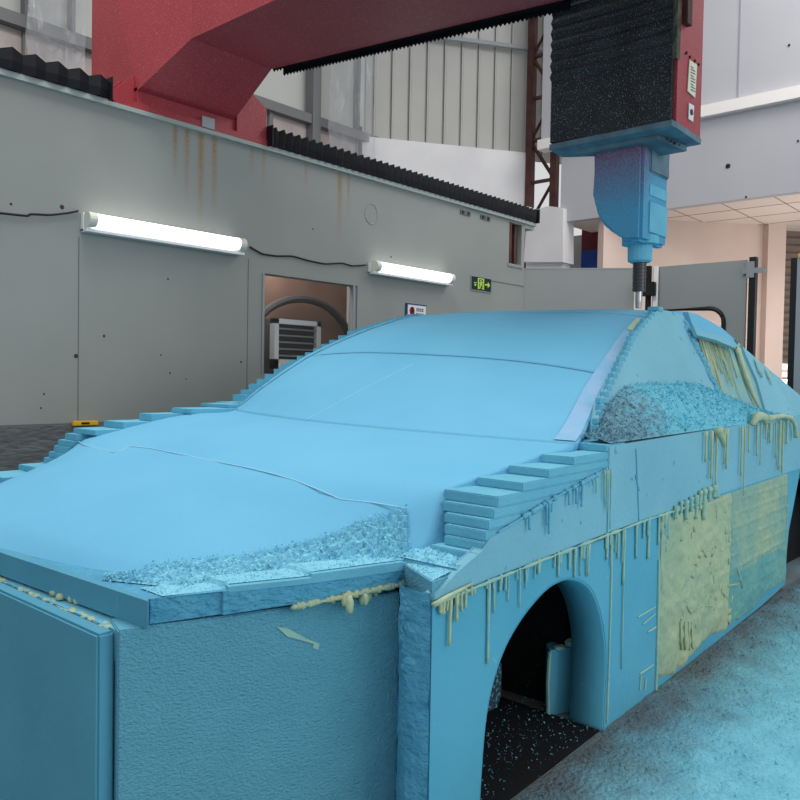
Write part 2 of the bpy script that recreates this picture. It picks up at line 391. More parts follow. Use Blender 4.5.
# small marks on wall: round patch, plates, spots
bm = bmesh.new(); c = at(371, 214, Y=WY)
tube(bm, [c+Vector((.075*math.cos(2*PI*k/24), -.001, .085*math.sin(2*PI*k/24))) for k in range(25)], .0035, 6, cap=False)
tag(obj('round_plug', bm, greym), 'thin round plug outline high on grey wall above the farther light', 'plug')
for px, py, lb in ((465, 213, 'small grey bolt plate under the black bellows, the left of two'), (485, 218, 'small grey bolt plate under the black bellows, the right of two')):
    c = at(px, py, Y=WY); t = empty('bolt_plate', c, lb, 'plate', 'bolt plates under the rail')
    obj('plate', B(c.x-.08, c.x+.08, WY-.008, WY-.001, c.z-.02, c.z+.02), conc, t)
    for dx in (-.045, .045): obj('bolt', B(c.x+dx-.012, c.x+dx+.012, WY-.018, WY-.008, c.z-.012, c.z+.012), steel, t)
c = at(81, 424, Y=WY)
t = empty('spirit_level', c, 'small yellow spirit level clipped at the foot of the grey wall sheet', 'level')
obj('body', B(c.x-.07, c.x+.09, WY-.045, WY-.017, .868, .896, bev=.004), yellow, t)
obj('vial', B(c.x-.02, c.x+.03, WY-.048, WY-.040, .877, .888), black, t)
random.seed(11)
for i, (px, py) in enumerate(((11, 204), (62, 207), (76, 356), (104, 336), (170, 373), (186, 380), (161, 355), (241, 362), (168, 279), (313, 229), (391, 257), (68, 308))):
    pass
bm = bmesh.new()
for px, py, r in ((11, 204, .008), (62, 207, .014), (76, 356, .014), (104, 336, .009), (170, 373, .007), (241, 362, .008), (168, 279, .007), (313, 229, .007), (391, 257, .01), (44, 394, .006), (41, 408, .006), (161, 355, .006), (186, 379, .005)):
    c = at(px, py, Y=WY); blob(bm, c, r, .003, r, 6)
tag(obj('wall_specks', bm, mat('dark_speck', sr(70, 52, 48), .8), WALL), kind='stuff')

# ------------------------------------------------------------------ way-cover bellows along the rail
def way_cover(x0, x1, pitch, h, label, round_=False):
    n = int((x1-x0)/pitch); t = empty('way_cover', ((x0+x1)/2, WY, T), label, 'bellows', 'bellows covers along the wall rail')
    bm = bmesh.new(); rows = []
    for i in range(2*n+1):
        x = x0 + (x1-x0)*i/(2*n); up_ = i % 2 == 1
        f = 1 if up_ else 0
        z1 = T + h*(1.0 if up_ else .84); y = WY-.04 - (.022 if up_ else 0)
        rows.append([(x, y+.01, T+.012), (x, y, T+h*.45), (x, y, z1), (x, WY+.16, z1), (x, WY+.22-(0 if up_ else .03), T+.012)])
    grid(bm, rows); obj('pleats', bm, bell, t, recalc=False)
    for x in (x0-.008, x1): obj('end_plate', B(x, x+.008, WY-.075, WY+.24, T+.006, T+h*1.02), blackm, t)
    obj('base_rail', B(x0, x1, WY-.03, WY+.2, T+.004, T+.012), greym, t)
way_cover(-.6, 2.50, .125, .135, 'black pleated bellows cover on the wall top, left of the red column foot')
way_cover(3.755, 7.38, .075, .15, 'black pleated bellows cover on the wall top, right of the red column foot')

# ------------------------------------------------------------------ red gantry machine
G = empty('gantry_milling_machine', (3.15, 4.75, T), 'red gantry milling machine with blue dusted head reaching over the foam car', 'milling machine')
zb = 3.22
# column with sloped haunch + crossbeam (profile in YZ, extruded along X), beam widens towards the ram
bm = bmesh.new()
prof = [(5.25, 2.98), (4.66, 2.98), (4.22, zb), (4.22, 4.4), (5.25, 4.4)]
fx = lambda y: 2.80
bk = [3.50, 3.47, 3.44, 3.44, 3.50]
fr = [2.72, 2.72, 2.82, 2.82, 2.72]
a = [bm.verts.new((fr[i], y, z)) for i, (y, z) in enumerate(prof)]; b = [bm.verts.new((bk[i], y, z)) for i, (y, z) in enumerate(prof)]
bm.faces.new(a); bm.faces.new(b[::-1])
for i in range(5): bm.faces.new((a[i], a[(i+1) % 5], b[(i+1) % 5], b[i]))
obj('column', bm, red, G)
bm = bmesh.new()
box_pts = [(2.82, 4.22), (3.44, 4.22), (3.80, 2.25), (3.98, 1.20), (3.98, .2), (2.82, .2)]
prism(bm, [(x, y, zb) for x, y in box_pts], (0, 0, 1.2)); obj('crossbeam', bm, red, G)
bm = bmesh.new()
prism(bm, [(2.55, 4.63, T+.006), (3.755-.012, 4.63, T+.006), (3.743, 4.63, T+.05), (2.52, 4.63, T+.05)], (0, .7, 0))
obj('foot_plate', bm, red, G)
bm = bmesh.new(); prism(bm, [(2.72, 4.665, T+.05), (3.50, 4.665, T+.05), (3.50, 4.665, 3.0), (2.72, 4.665, 3.0)], (0, .55, 0)); obj('column_foot', bm, red, G)
for x in (2.56, 2.60, 2.66):
    pass
for y in (4.70, 4.86, 5.02):
    obj('gusset', P([(2.52, y, T+.05), (2.74, y, T+.05), (2.74, y, T+.26)], (0, .012, 0)), red, G)
obj('gusset', P([(3.742, 4.64, T+.05), (3.48, 4.64, T+.05), (3.48, 4.64, T+.42), (3.742, 4.64, T+.28)], (0, .02, 0)), red, G)
obj('gusset', P([(3.742, 4.64, T+.05), (3.742, 4.64, T+.28), (3.742, 4.30, T+.05)], (-.02, 0, 0)), red, G) if 0 else None
obj('inspection_plate', B(3.18, 3.28, 4.622, 4.63, T+.012, T+.085), greym, G)
# toothed bellows edge along the back underside
bm = bmesh.new(); n = 150; rows = []
for i in range(n+1):
    t_ = i/n; x = lerp(3.44, 3.80, t_); y = lerp(4.22, 2.25, t_)
    zz = zb - (.020 if i % 2 else .004)
    rows.append([(x+.012, y, zz), (x+.012, y, zb+.15), (x+.10, y, zb+.15), (x+.10, y, zz)])
grid(bm, rows); obj('beam_bellows', bm, bell, G)
# ram
ry0, ry1 = 1.683, 2.40
obj('ram_housing', P([(3.995, ry0, 2.50), (4.315, ry0, 2.50), (4.315, 2.02, 2.50), (4.12, ry1, 2.50), (3.995, ry1, 2.50)], (0, 0, 2.1)), red, G)
bm = bmesh.new(); rows = []; z = 2.525; i = 0
zs = [2.525, 2.86]
zz = 2.86
while zz < 4.5: zz += .030; zs.append(zz)
for i, z in enumerate(zs):
    o_ = .0 if i % 2 else .012
    if i < 2: o_ = .0
    x = 3.965 - o_*.7
    j = .004*math.sin(i*1.9)
    rows.append([(4.0, ry0+.018-o_*.4, z), (x, ry0+.018-o_*.4, z+j), (x, (ry0+ry1)/2, z+j-.004), (x, ry1+.0+o_*.6, z+j+.006), (4.015, ry1+o_*.6, z), (4.10, ry1+o_*.6, z)])
grid(bm, rows); obj('ram_bellows', bm, bell_d, G)
bm = bmesh.new(); rows = []
for i in range(28):
    z = 2.83+i*.06; rows.append([(3.975, ry0+.02, z), (3.975+(.010 if i % 2 else 0), ry0-.002+(.006 if i % 2 else 0), z), (4.012, ry0-.004, z)])
grid(bm, rows); obj('bellows_edge_strip', bm, mat('grimy_strip', sr(92, 98, 84), .7, var=sr(60, 62, 56), vscale=20), G)
bm = bmesh.new()
prism(bm, [(3.967, ry1+.005, 2.523), (3.967, ry0+.012, 2.523), (4.0, ry0-.004, 2.515), (4.32, ry0-.004, 2.505), (4.32, 2.02, 2.505), (4.12, ry1+.01, 2.515)], (0, 0, -.03))
prism(bm, [(4.04, 2.26, 2.492), (4.04, 1.80, 2.492), (4.28, 1.74, 2.470), (4.28, 2.02, 2.470)], (0, 0, -.03))
obj('ram_base_plate', bm, plate_blue, G)
for k in range(4):
    bm = bmesh.new(); blob(bm, (4.07+.05*k, 1.76, 2.462), .010, .010, .008, 8); obj('base_bolt', bm, steel, G)
# plates and dots on the red side
def side_pt(px, py): return at(px, py, Y=ry0-.002)
def side_quad(x0, y0, x1, y1, x2, y2, x3, y3, th=.004):
    return P([side_pt(x0, y0), side_pt(x1, y1), side_pt(x2, y2), side_pt(x3, y3)], (0, -th, 0))
pl = obj('rating_plate', side_quad(689, 60, 696.5, 65, 694.5, 98, 687, 91), mat('cream_label', sr(222, 224, 204), .6), G)
bm = bmesh.new()
for k in range(9):
    y0 = 66+k*2.9; prism(bm, [side_pt(690, y0), side_pt(694.3 if k % 3 else 692.6, y0+2.2), side_pt(694.2 if k % 3 else 692.5, y0+3.1), side_pt(689.9, y0+.9)], (0, -.006, 0))
obj('lettering', bm, mat('grey_print', sr(110, 114, 104), .6), pl)
pl = obj('warning_label', side_quad(688.5, 103, 693.5, 106, 692.5, 122, 688, 119), white, G)
bm = bmesh.new(); c = side_pt(690.6, 112.5); tube(bm, [c+Vector((0, -.008, 0)), c+Vector((0, -.003, 0))], .016, 12); obj('warning_symbol', bm, blackm, pl)
for px, py in ((686.3, 53), (690, 57), (695, 61), (698.6, 64.5)):
    c = side_pt(px, py); bm = bmesh.new(); tube(bm, [c+Vector((0, -.005, 0)), c+Vector((0, .002, 0))], .008, 10); obj('screw_head', bm, blackm, G)
obj('cable_guide', B(4.03, 4.09, ry0-.03, ry0-.004, 3.02, 3.45), rust, G)
# head: outline in YZ, extruded in X
def ho(px, py): p = at(px, py, X=4.08); return (p.y, p.z)
out = [ho(593, 150), ho(593, 195), ho(594.5, 208), ho(599, 220), ho(607, 229), ho(618, 236), ho(628, 241)]
yr = ho(642, 200)[0]
out += [(yr, out[-1][1]-.005), (yr, out[0][1])]
bm = bmesh.new(); prism(bm, [(4.08, y, z) for y, z in out], (.33, 0, 0), bev=.018)
hm = bpy.data.materials.new('dust_coated_head'); hm.use_nodes = True
nt = hm.node_tree; N = nt.nodes; L = nt.links; b_ = N['Principled BSDF']; b_.inputs['Roughness'].default_value = .8
tc = N.new('ShaderNodeTexCoord'); sp = N.new('ShaderNodeSeparateXYZ'); L.new(tc.outputs['Object'], sp.inputs[0])
mr = N.new('ShaderNodeMapRange'); mr.inputs[1].default_value = 2.52; mr.inputs[2].default_value = 2.10
# dust lies thicker low on the head and on its right flank
ad = N.new('ShaderNodeMath'); ad.operation = 'MULTIPLY_ADD'; L.new(sp.outputs[0], ad.inputs[0]); ad.inputs[1].default_value = -1.1; ad.inputs[2].default_value = 4.5
ad2 = N.new('ShaderNodeMath'); ad2.operation = 'ADD'; L.new(sp.outputs[2], ad2.inputs[0]); L.new(ad.outputs[0], ad2.inputs[1])
L.new(ad2.outputs[0], mr.inputs[0])
no = N.new('ShaderNodeTexNoise'); no.inputs['Scale'].default_value = 110; L.new(tc.outputs['Object'], no.inputs['Vector'])
ma = N.new('ShaderNodeMath'); ma.operation = 'MULTIPLY_ADD'; L.new(no.outputs[0], ma.inputs[0]); ma.inputs[1].default_value = 1.4; ma.inputs[2].default_value = -.70
mb = N.new('ShaderNodeMath'); mb.operation = 'ADD'; mb.use_clamp = True; L.new(mr.outputs[0], mb.inputs[0]); L.new(ma.outputs[0], mb.inputs[1])
mx = N.new('ShaderNodeMix'); mx.data_type = 'RGBA'; L.new(mb.outputs[0], mx.inputs[0]); mx.inputs[6].default_value = sr(118, 74, 98); mx.inputs[7].default_value = sr(74, 158, 196)
L.new(mx.outputs[2], b_.inputs['Base Color'])
HD = obj('spindle_head', bm, hm, G)
for z0, z1, y_ in ((2.33, 2.48, .012), (2.20, 2.275, .004), (2.00, 2.18, .008)):
    obj('side_cover', B(4.16, 4.40, yr-y_, yr+.01, z0, z1, bev=.008), plate_blue if z0 > 2.3 else foam_step, HD)
nc = Vector((4.25, 0, 0)); 
cy = at(640, 250, X=4.25).y
bm = bmesh.new(); tube(bm, [(4.25, cy, z) for z in (2.0, 1.955, 1.95, 1.865, 1.855)], [.10, .10, .068, .066, .05], 20); obj('spindle_nose', bm, foam_step, HD, smooth=False)
bm = bmesh.new(); zz = []; rs_ = []
for k in range(9):
    z_ = 1.875-.02*k; zz += [z_, z_-.015, z_-.0155, z_-.0195]; rs_ += [.037, .037, .033, .033]
tube(bm, [(4.25, cy, z) for z in zz], rs_, 18); obj('tool_holder', bm, steel, HD)
bm = bmesh.new(); tube(bm, [(4.25, cy, 1.70), (4.25, cy, 1.64), (4.25, cy, 1.602)], [.019, .019, .016], 14); obj('cutter', bm, steel_l, HD)
obj('clamp_block', B(4.42, 4.48, cy-.13, cy-.05, 1.70, 1.80, bev=.005), blackm, G) if 0 else None

# ------------------------------------------------------------------ far surroundings
# left shed wall with windows (plane parallel to the machine wall)
BY = 8.0
zr = 4.55
struct('wall_back_left', B(-2, 8.5, BY+.05, BY+.25, 0, zr-.02), brick)
struct('wall_back_left_upper', B(-2, 8.5, BY+.10, BY+.25, zr, 10), winm)
bm = bmesh.new(); box(bm, -2, 8.45, BY-.06, BY+.1, zr-.05, zr+.07); struct('trim_3', bm, frame_g)
bm = bmesh.new()
for x in (2.6, 3.02, 3.48, 3.95, 5.0, 6.0, 8.1): box(bm, x-.02, x+.02, BY, BY+.1, zr, 9)
box(bm, 7.16, 7.30, BY-.08, BY+.05, 3.6, 6.2)
box(bm, 3.45, 3.47, BY+.02, BY+.06, 2.5, zr); box(bm, 6.5, 6.56, BY, BY+.06, 2.5, zr); box(bm, -2, 8.4, BY+.03, BY+.06, 3.30, 3.33)
struct('window_5', bm, frame_g)
# plastic sheets
def film(x0, x1, z0, z1, y, label):
    bm = bmesh.new(); rows = []
    for i in range(25):
        x = lerp(x0, x1, i/24)
        rows.append([(x+.03*nz(x, j, 3, 1.3), y+.05*nz(x*4, j*.6, 1), lerp(z0, z1, j/16)) for j in range(17)])
    grid(bm, rows); o = obj('plastic_sheet', bm, plastic, smooth=True, recalc=False)
    return tag(o, label, 'plastic sheet', 'plastic films hung in front of the far windows')
film(3.4, 3.98, 3.9, 6.5, BY-.2, 'clear plastic sheet hanging at far window left of the red column')
film(7.30, 8.15, 4.0, 6.6, BY-.25, 'crinkled clear plastic sheet beside the corrugated steel wall')
# corrugated wall, turned
ang = math.radians(-32.6); D = Vector((math.cos(ang), math.sin(ang), 0)); NN = Vector((-math.sin(ang), math.cos(ang), 0))
P0 = at(375, 140, Y=8); P0.z = 0
bm = bmesh.new(); rows = []; s = -.15
while s < 3.0:
    for ds, dn in ((0, 0), (.10, 0), (.12, .03), (.135, .03), (.155, 0), (.265, 0)):
        q = P0 + D*(s+ds) - NN*dn
        rows.append([q+Vector((0, 0, 4.5)), q+Vector((0, 0, 10))])
    s += .265
grid(bm, rows); struct('wall_corrugated', bm, corr, recalc=False)
bm = bmesh.new(); s = -.15
while s < 3.0:
    q = P0 + D*(s+.11) - NN*.012; prism(bm, [q, q+D*.014, q+D*.014-NN*.02, q-NN*.02], (0, 0, 0.001)) if 0 else None
    a_ = q+Vector((0, 0, 4.5)); prism(bm, [a_, a_+D*.012, a_+D*.012-NN*.014, a_-NN*.014], (0, 0, 5.5))
    s += .265
struct('trim_4', bm, corr_d)
bm = bmesh.new(); q = P0 - NN*.15 - D*.3; prism(bm, [q, q+D*2.75, q+D*2.75+NN*.1, q+NN*.1], (0, 0, 4.58))
struct('wall_white_lower', bm, whitewall)
bm = bmesh.new(); q = P0 - NN*.12 + D*.55; tube(bm, [q+Vector((0, 0, 6.12)), q+D*2.4+Vector((0, 0, 6.14))], .04, 8)
tag(obj('wall_pipe', bm, greym), 'thin grey pipe running across the corrugated steel wall', 'pipe')
bm = bmesh.new(); q = P0 - D*.28-NN*.15; prism(bm, [q, q+D*.05, q+D*.05-NN*.03, q-NN*.03], (0, 0, 4.7)); struct('trim_5', bm, rust)
# steel lattice column
A_ = at(529, 100, X=10.3); B_ = at(557, 100, X=10.3)
lc = empty('lattice_column', (10.3, (A_.y+B_.y)/2, 0), 'rusty red-brown lattice steel column beside the corrugated wall', 'steel column')
yl, yr2 = A_.y-.04, B_.y+.02
for y in (yl, yr2): obj('chord', B(10.26, 10.36, y-.05, y+.05, 0, 9), rust, lc)
k = 0; z = .4
while z < 8.6:
    bm = bmesh.new(); y0, y1 = (yl, yr2) if k % 2 else (yr2, yl)
    tube(bm, [(10.31, y0, z), (10.31, y1, z+.62)], .028, 4)
    box(bm, 10.28, 10.34, yr2, yl, z-.02, z+.02); obj('brace', bm, rust, lc); z += .62; k += 1
# white pier below it
struct('wall_pier', P([at(524, 262, X=9.9), at(563, 262, X=9.9), at(563, 208, X=9.9), at(548, 206, X=9.9), at(535, 210, X=9.9), at(527, 206, X=9.9)], (.3, 0, 0)), whitewall)
bm = bmesh.new(); a = at(526, 262, X=10.0); b = at(563, 262, X=10.0); box(bm, 10.0, 10.2, b.y, a.y, 0, a.z+.05); struct('wall_pier_base', bm, whitewall)
# high cladding, ledge, fascia (overhead booth)
zf = 3.415
cl = B(10.0, 10.1, -3, 6.2, 4.60, 9.5); struct('wall_back_upper', cl, panelw)
bm = bmesh.new(); 
for px in (630, 739): 
    y = at(px, 60, X=10).y; box(bm, 9.992, 10.0, y-.008, y+.008, 4.6, 9.5)
struct('trim_6', bm, mat('light_joint', sr(150, 152, 160), .6))
struct('trim_7', B(9.90, 10.1, -3, 6.2, 4.46, 4.60), trimw)
FASC = struct('wall_fascia', B(10.0, 10.12, -3, 5.86, zf-.006, 4.46), panelw)
bm = bmesh.new()
for px, py, r in ((728, 166, .03), (789, 45, .015), (798, 141, .014), (746, 197, .014)):
    c = at(px, py, X=9.995); blob(bm, c, .01, r, r, 8)
tag(obj('fascia_holes', bm, blackm, FASC), kind='stuff')
# recess: ceiling + turned warm wall + pier + shutter
W0 = at(600, 217, X=10); W1 = at(765, 225, Z=zf); dd = (W1-W0); dd.z = 0; L_ = dd.length; dd.normalize(); nn = Vector((-dd.y, dd.x, 0))
struct('ceiling', P([(10.12, 5.9, zf), (10.12, -3, zf), (14, -3, zf), (14, 5.9, zf)], (0, 0, .05)), pinkc)
bm = bmesh.new()
for k in range(9):
    q = Vector((10.02, 4.9-.62*k, zf-.003)); box(bm, 10.13, 13.5, q.y-.006, q.y+.006, zf-.004, zf)
for x in (10.6, 11.2, 11.8): box(bm, x-.006, x+.006, -3, 5.0, zf-.004, zf)
struct('trim_8', bm, mat('tile_joint', sr(150, 132, 126), .8))
q = W0 + dd*.06; q.z = 0
struct('wall_back_warm', P([q, q+dd*L_, q+dd*L_+nn*.2, q+nn*.2], (0, 0, zf)), pink)
q = W0 + dd*(L_-.02) - nn*.12; q.z = 0
struct('wall_back_pier', P([q, q+dd*.27, q+dd*.27+nn*.5, q+nn*.5], (0, 0, zf)), pink)
q = W0+dd*(L_+.22)+nn*.35; q.z = 0
bm = bmesh.new(); rows = []; z = 1.25; i = 0
while z < zf:
    for dz, dn in ((0, 0), (.03, .03), (.08, .03), (.11, 0)):
        rows.append([q-nn*dn+Vector((0, 0, z+dz)), q+dd*2.6-nn*dn+Vector((0, 0, z+dz))])
    z += .11
grid(bm, rows); struct('door_1', bm, shutm, recalc=False)
g0 = q+nn*.6; struct('wall_bright_gap', P([g0-dd*.3, g0+dd*3, g0+dd*3+nn*.1, g0-dd*.3+nn*.1], (0, 0, 1.6)), lightgap)  # white wall piece put in as the bright daylight under the shutter
l = bpy.data.lights.new('outdoor_daylight', 'AREA'); l.size = 1.5; l.energy = 60; o = bpy.data.objects.new('outdoor_daylight', l); COL.objects.link(o)
o.location = q+nn*.3+dd*.8+Vector((0, 0, 1.7)); o.rotation_euler = (math.radians(40), 0, ang)
l = bpy.data.lights.new('recess_fill', 'AREA'); l.size = 2.0; l.energy = 30; l.color = (1, .93, .88); o = bpy.data.objects.new('recess_fill', l); COL.objects.link(o)  # fill light added to brighten the recess walls and ceiling
o.location = (10.9, 2.2, 1.6); o.rotation_euler = (math.radians(180-35), 0, 0)
# red and blue banner between pier and warm wall
a = at(581, 266, X=11); b = at(599, 222, X=11)
t = empty('banner', (11, a.y, a.z), 'narrow maroon and blue banner standing behind the milling head', 'banner')
zm = at(590, 250, X=11).z
obj('upper_field', B(11, 11.03, b.y, a.y, zm, b.z+.2), maroon, t); obj('lower_field', B(11, 11.03, b.y, a.y, a.z-.3, zm), bluep, t)
struct('wall_back_strip', B(11.1, 11.15, a.y, a.y+1.2, 0, zf), mat('grey_strip_wall', sr(168, 166, 166), .8))

# ------------------------------------------------------------------ enclosure panels behind the car
DX = 7.82; ph = 2.35
EA = Vector((7.22, 4.66, 0)); EB = Vector((7.84, 3.70, 0)); ed = (EB-EA).normalized(); en = Vector((-ed.y, ed.x, 0))
t = empty('enclosure_panel', EA, 'grey sheet enclosure panel joining wall end to the swing door', 'panel')
obj('sheet', P([EA, EB, EB+en*.03, EA+en*.03], (0, 0, ph)), door_g, t)
obj('top_edge', P([EA-en*.003, EB-en*.003, EB+en*.033, EA+en*.033], (0, 0, .012)), greym, t).location.z += ph-EA.z
dy0 = at(747, 259, X=DX).y; dy1 = at(653, 268, X=DX).y
t = empty('enclosure_door', (DX, dy1, 0), 'large grey enclosure door with rounded window and black edge post', 'door')
wy0 = at(724, 320, X=DX).y; wz1 = at(700, 309, X=DX).z; wya = dy1-.15
wz0_ = .9
bm = bmesh.new()
box(bm, DX, DX+.03, dy0, wy0, .1, ph); box(bm, DX, DX+.03, wya, dy1, .1, ph); box(bm, DX, DX+.03, wy0, wya, wz1, ph); box(bm, DX, DX+.03, wy0, wya, .1, wz0_)
obj('sheet', bm, door_g, t)
pth = [(DX-.01, wy0, wz0_)]
for k in range(7):
    a_ = k/6*PI/2; pth.append((DX-.01, wy0+.14-.14*math.cos(a_), wz1-.14+.14*math.sin(a_)))
pth += [(DX-.01, wya, wz1), (DX-.01, wya, wz0_)]
bm = bmesh.new(); tube(bm, pth, .022, 8); obj('window_gasket', bm, blackm, t)
bm = bmesh.new(); prism(bm, [(DX, wy0, wz1), (DX, wy0, wz1-.15), (DX, wy0+.05, wz1-.045), (DX, wy0+.15, wz1)], (.03, 0, 0)); obj('window_corner', bm, door_g, t)
obj('window_glass', B(DX+.012, DX+.016, wy0, wya, wz0_, wz1), glass, t)
ya = at(753, 270, X=DX).y; obj('edge_post', B(DX-.02, DX+.05, ya-.03, ya+.03, .05, ph+.02), blackm, t)
hz = at(755, 268, X=DX).z
hg = obj('hinge', box(box(bmesh.new(), DX-.03, DX-.01, ya-.12, ya+.09, hz-.05, hz+.0), DX-.035, DX-.01, ya-.02, ya+.05, hz-.09, hz+.06), greym, t)
yb = at(648, 290, X=DX-.1).y
t = empty('door_post', (DX-.1, yb, 0), 'black door post with square latch box behind the cutter', 'post')
obj('post', B(DX-.06, DX-.02, yb-.0, yb+.045, 0, ph+.01), blackm, t)
obj('bright_strip', B(DX-.06, DX-.03, yb-.075, yb-.035, 0, ph), trimw, t)
lz = at(650, 290, X=DX-.1).z
obj('latch_box', B(DX-.12, DX-.06, yb-.07, yb+.06, lz-.06, lz+.08, bev=.006), blackm, t)
# right frame
y1_ = at(791, 260, X=DX-.6).y; 
t = empty('sliding_door', (DX-.6, y1_, 0), 'black edged pale door leaf with yellow tip, cut by the right border', 'door')
X_ = DX-.6
ztop = at(792, 258, X=X_).z
obj('edge_post', B(X_, X_+.05, y1_-.05, y1_, 0, ztop), blackm, t)
obj('leaf', B(X_, X_+.04, y1_-.17, y1_-.05, 0, ztop), greym, t)
obj('rubber_seal', B(X_, X_+.05, y1_-.24, y1_-.17, 0, ztop-.02), blackm, t)
obj('tip', B(X_-.02, X_+.05, y1_-.16, y1_-.06, ztop, ztop+.03), yellow, t)

# ================================================================== the foam car model
CAR = empty('foam_car_model', (3.5, 2.4, 0), 'full-size light blue foam car being milled, stepped layers and yellow glue', 'car model')
K = .045
def S(x, z, off=0):  # point on the right side plane, off = outwards (towards -Y)
    return Vector((x, 1.248 + K*(x-2.486) - off, z))
# ---- body surface loft ------------------------------------------------
# rows: PR, PM, PL, plan exponent, height exponent
R = [
 ((1.56,1.42,.686),(.932,2.40,.686),(1.25,3.20,.695), 6, 2.6),
 ((1.60,1.41,.690),(1.02,2.40,.74),(1.36,3.28,.695), 4.2, 1.9),
 ((1.66,1.38,.700),(1.20,2.40,.80),(1.52,3.42,.735), 3.6, 1.8),
 ((1.72,1.37,.750),(1.40,2.40,.855),(1.68,3.51,.80), 3, 2.0),
 ((1.80,1.397,.865),(1.60,2.40,.905),(1.82,3.545,.885), 2.2, 3),
 ((1.94,1.388,.897),(1.78,2.40,.94),(1.96,3.55,.922), 2, 2.5),
 ((2.09,1.373,.922),(1.95,2.40,.97),(2.12,3.49,.962), 2, 2.5),
 ((2.24,1.353,.950),(2.10,2.40,.99),(2.30,3.41,.998), 2, 2.5),
 ((2.42,1.34,.980),(2.24,2.40,1.005),(2.50,3.36,1.015), 2, 2.5),   # cowl, index 8
 ((2.66,1.42,1.045),(2.50,2.40,1.115),(2.63,3.32,1.11), 2.2, 2.6),
 ((2.82,1.47,1.125),(2.72,2.40,1.212),(2.75,3.27,1.205), 2.3, 2.6),
 ((3.02,1.525,1.215),(2.93,2.40,1.302),(2.88,3.23,1.29), 2.4, 2.7),  # seam, 11
 ((3.24,1.58,1.31),(3.18,2.40,1.40),(3.06,3.19,1.375), 2.5, 2.8),
 ((3.48,1.64,1.41),(3.45,2.40,1.492),(3.30,3.14,1.47), 2.5, 2.8),
 ((3.74,1.695,1.505),(3.74,2.40,1.562),(3.56,3.10,1.545), 2.5, 2.8),
 ((4.05,1.73,1.555),(4.05,2.40,1.595),(3.90,3.08,1.57), 2.5, 2.8),
 ((4.40,1.75,1.575),(4.40,2.40,1.600),(4.30,3.09,1.58), 2.5, 2.8),
 ((4.80,1.76,1.53),(4.80,2.40,1.555),(4.75,3.12,1.53), 2.5, 2.8),
 ((5.20,1.72,1.38),(5.20,2.40,1.43),(5.18,3.18,1.38), 2.5, 2.8),
 ((5.60,1.65,1.235),(5.60,2.40,1.29),(5.6,3.22,1.235), 2.5, 2.8),
 ((6.00,1.62,1.09),(6.05,2.40,1.15),(6.0,3.28,1.09), 2.5, 2.8),
 ((6.20,1.62,1.04),(6.35,2.40,1.08),(6.2,3.30,1.04), 2.5, 2.8),
]
def cr(a, b, c, d, t):
    return .5*((2*b) + (-a+c)*t + (2*a-5*b+4*c-d)*t*t + (-a+3*b-3*c+d)*t*t*t)
def row_at(u):
    n = len(R)-1; i = min(int(u), n-1); t = u-i
    ii = [max(i-1, 0), i, i+1, min(i+2, n)]
    o = []
    for j in range(3): o.append(Vector([cr(*[R[q][j][c] for q in ii], t) for c in range(3)]))
    o.append(lerp(R[i][3], R[i+1][3], t)); o.append(lerp(R[i][4], R[i+1][4], t))
    return o
def body(u, v):     # v -1 right edge .. +1 left edge
    a, mdl, b, pe, he = row_at(u)
    base = a.lerp(b, (v+1)/2); bl = mdl - (a+b)/2
    w1 = 1-abs(v)**pe; w2 = 1-abs(v)**he
    return Vector((base.x + bl.x*w1, base.y + bl.y*w1, base.z + bl.z*w2))
NV = 72
def strip(name, u0, u1, nu, mt, v0=-1, v1=1, lift=0):
    bm = bmesh.new(); rows = []
    for i in range(nu+1):
        u = lerp(u0, u1, i/nu); rows.append([body(u, lerp(v0, v1, j/NV)) + Vector((0, 0, lift)) for j in range(NV+1)])
    grid(bm, rows)
    for f in bm.faces: f.normal_update()
    if sum(f.normal.z for f in bm.faces) < 0: bmesh.ops.reverse_faces(bm, faces=bm.faces)
    o = obj(name, bm, mt, CAR, smooth=True, recalc=False)
    so = o.modifiers.new('thick', 'SOLIDIFY'); so.thickness = .03; so.offset = -1
    return o
strip('hood', 0, 8, 64, foam)
strip('windscreen', 8, 11, 24, foam)
strip('upper_windscreen', 11, 14, 24, foam)
strip('roof', 14, 17, 18, foam)
strip('rear_deck', 17, 21, 24, foam)
def body_line(pts, r=.004, sink=0.0):
    bm = bmesh.new(); path = []
    for (a, b), (c, d) in zip(pts, pts[1:]):
        for k in range(12): t = k/12; path.append(body(lerp(a, c, t), lerp(b, d, t)) - Vector((0, 0, sink)))
    tube(bm, path, r, 6); return bm
line_l = mat('pale_scribed_line', sr(160, 212, 236), .85)
line_d = mat('dark_joint_line', sr(62, 126, 160), .9)
0 and obj('hood_shut_line', body_line([(5.2, .97), (5.0, .80), (5.25, .62), (5.1, .2), (4.9, -.2), (4.75, -.45), (5.0, -.62), (5.0, -.8), (4.7, -.9)], .0035), line_l, CAR)
0 and obj('hood_glue_seam', body_line([(8.02, -.96), (8.02, -.5), (8.02, 0), (8.02, .5), (8.02, .96)], .004), line_d, CAR)
obj('screen_joint', body_line([(11, -.93), (11.0, -.4), (11, .2), (11, .9)], .0022), line_d, CAR)
obj('screen_centre_line', body_line([(8.05, .12), (9.0, .08), (10.6, .0)], .0010), line_l, CAR)
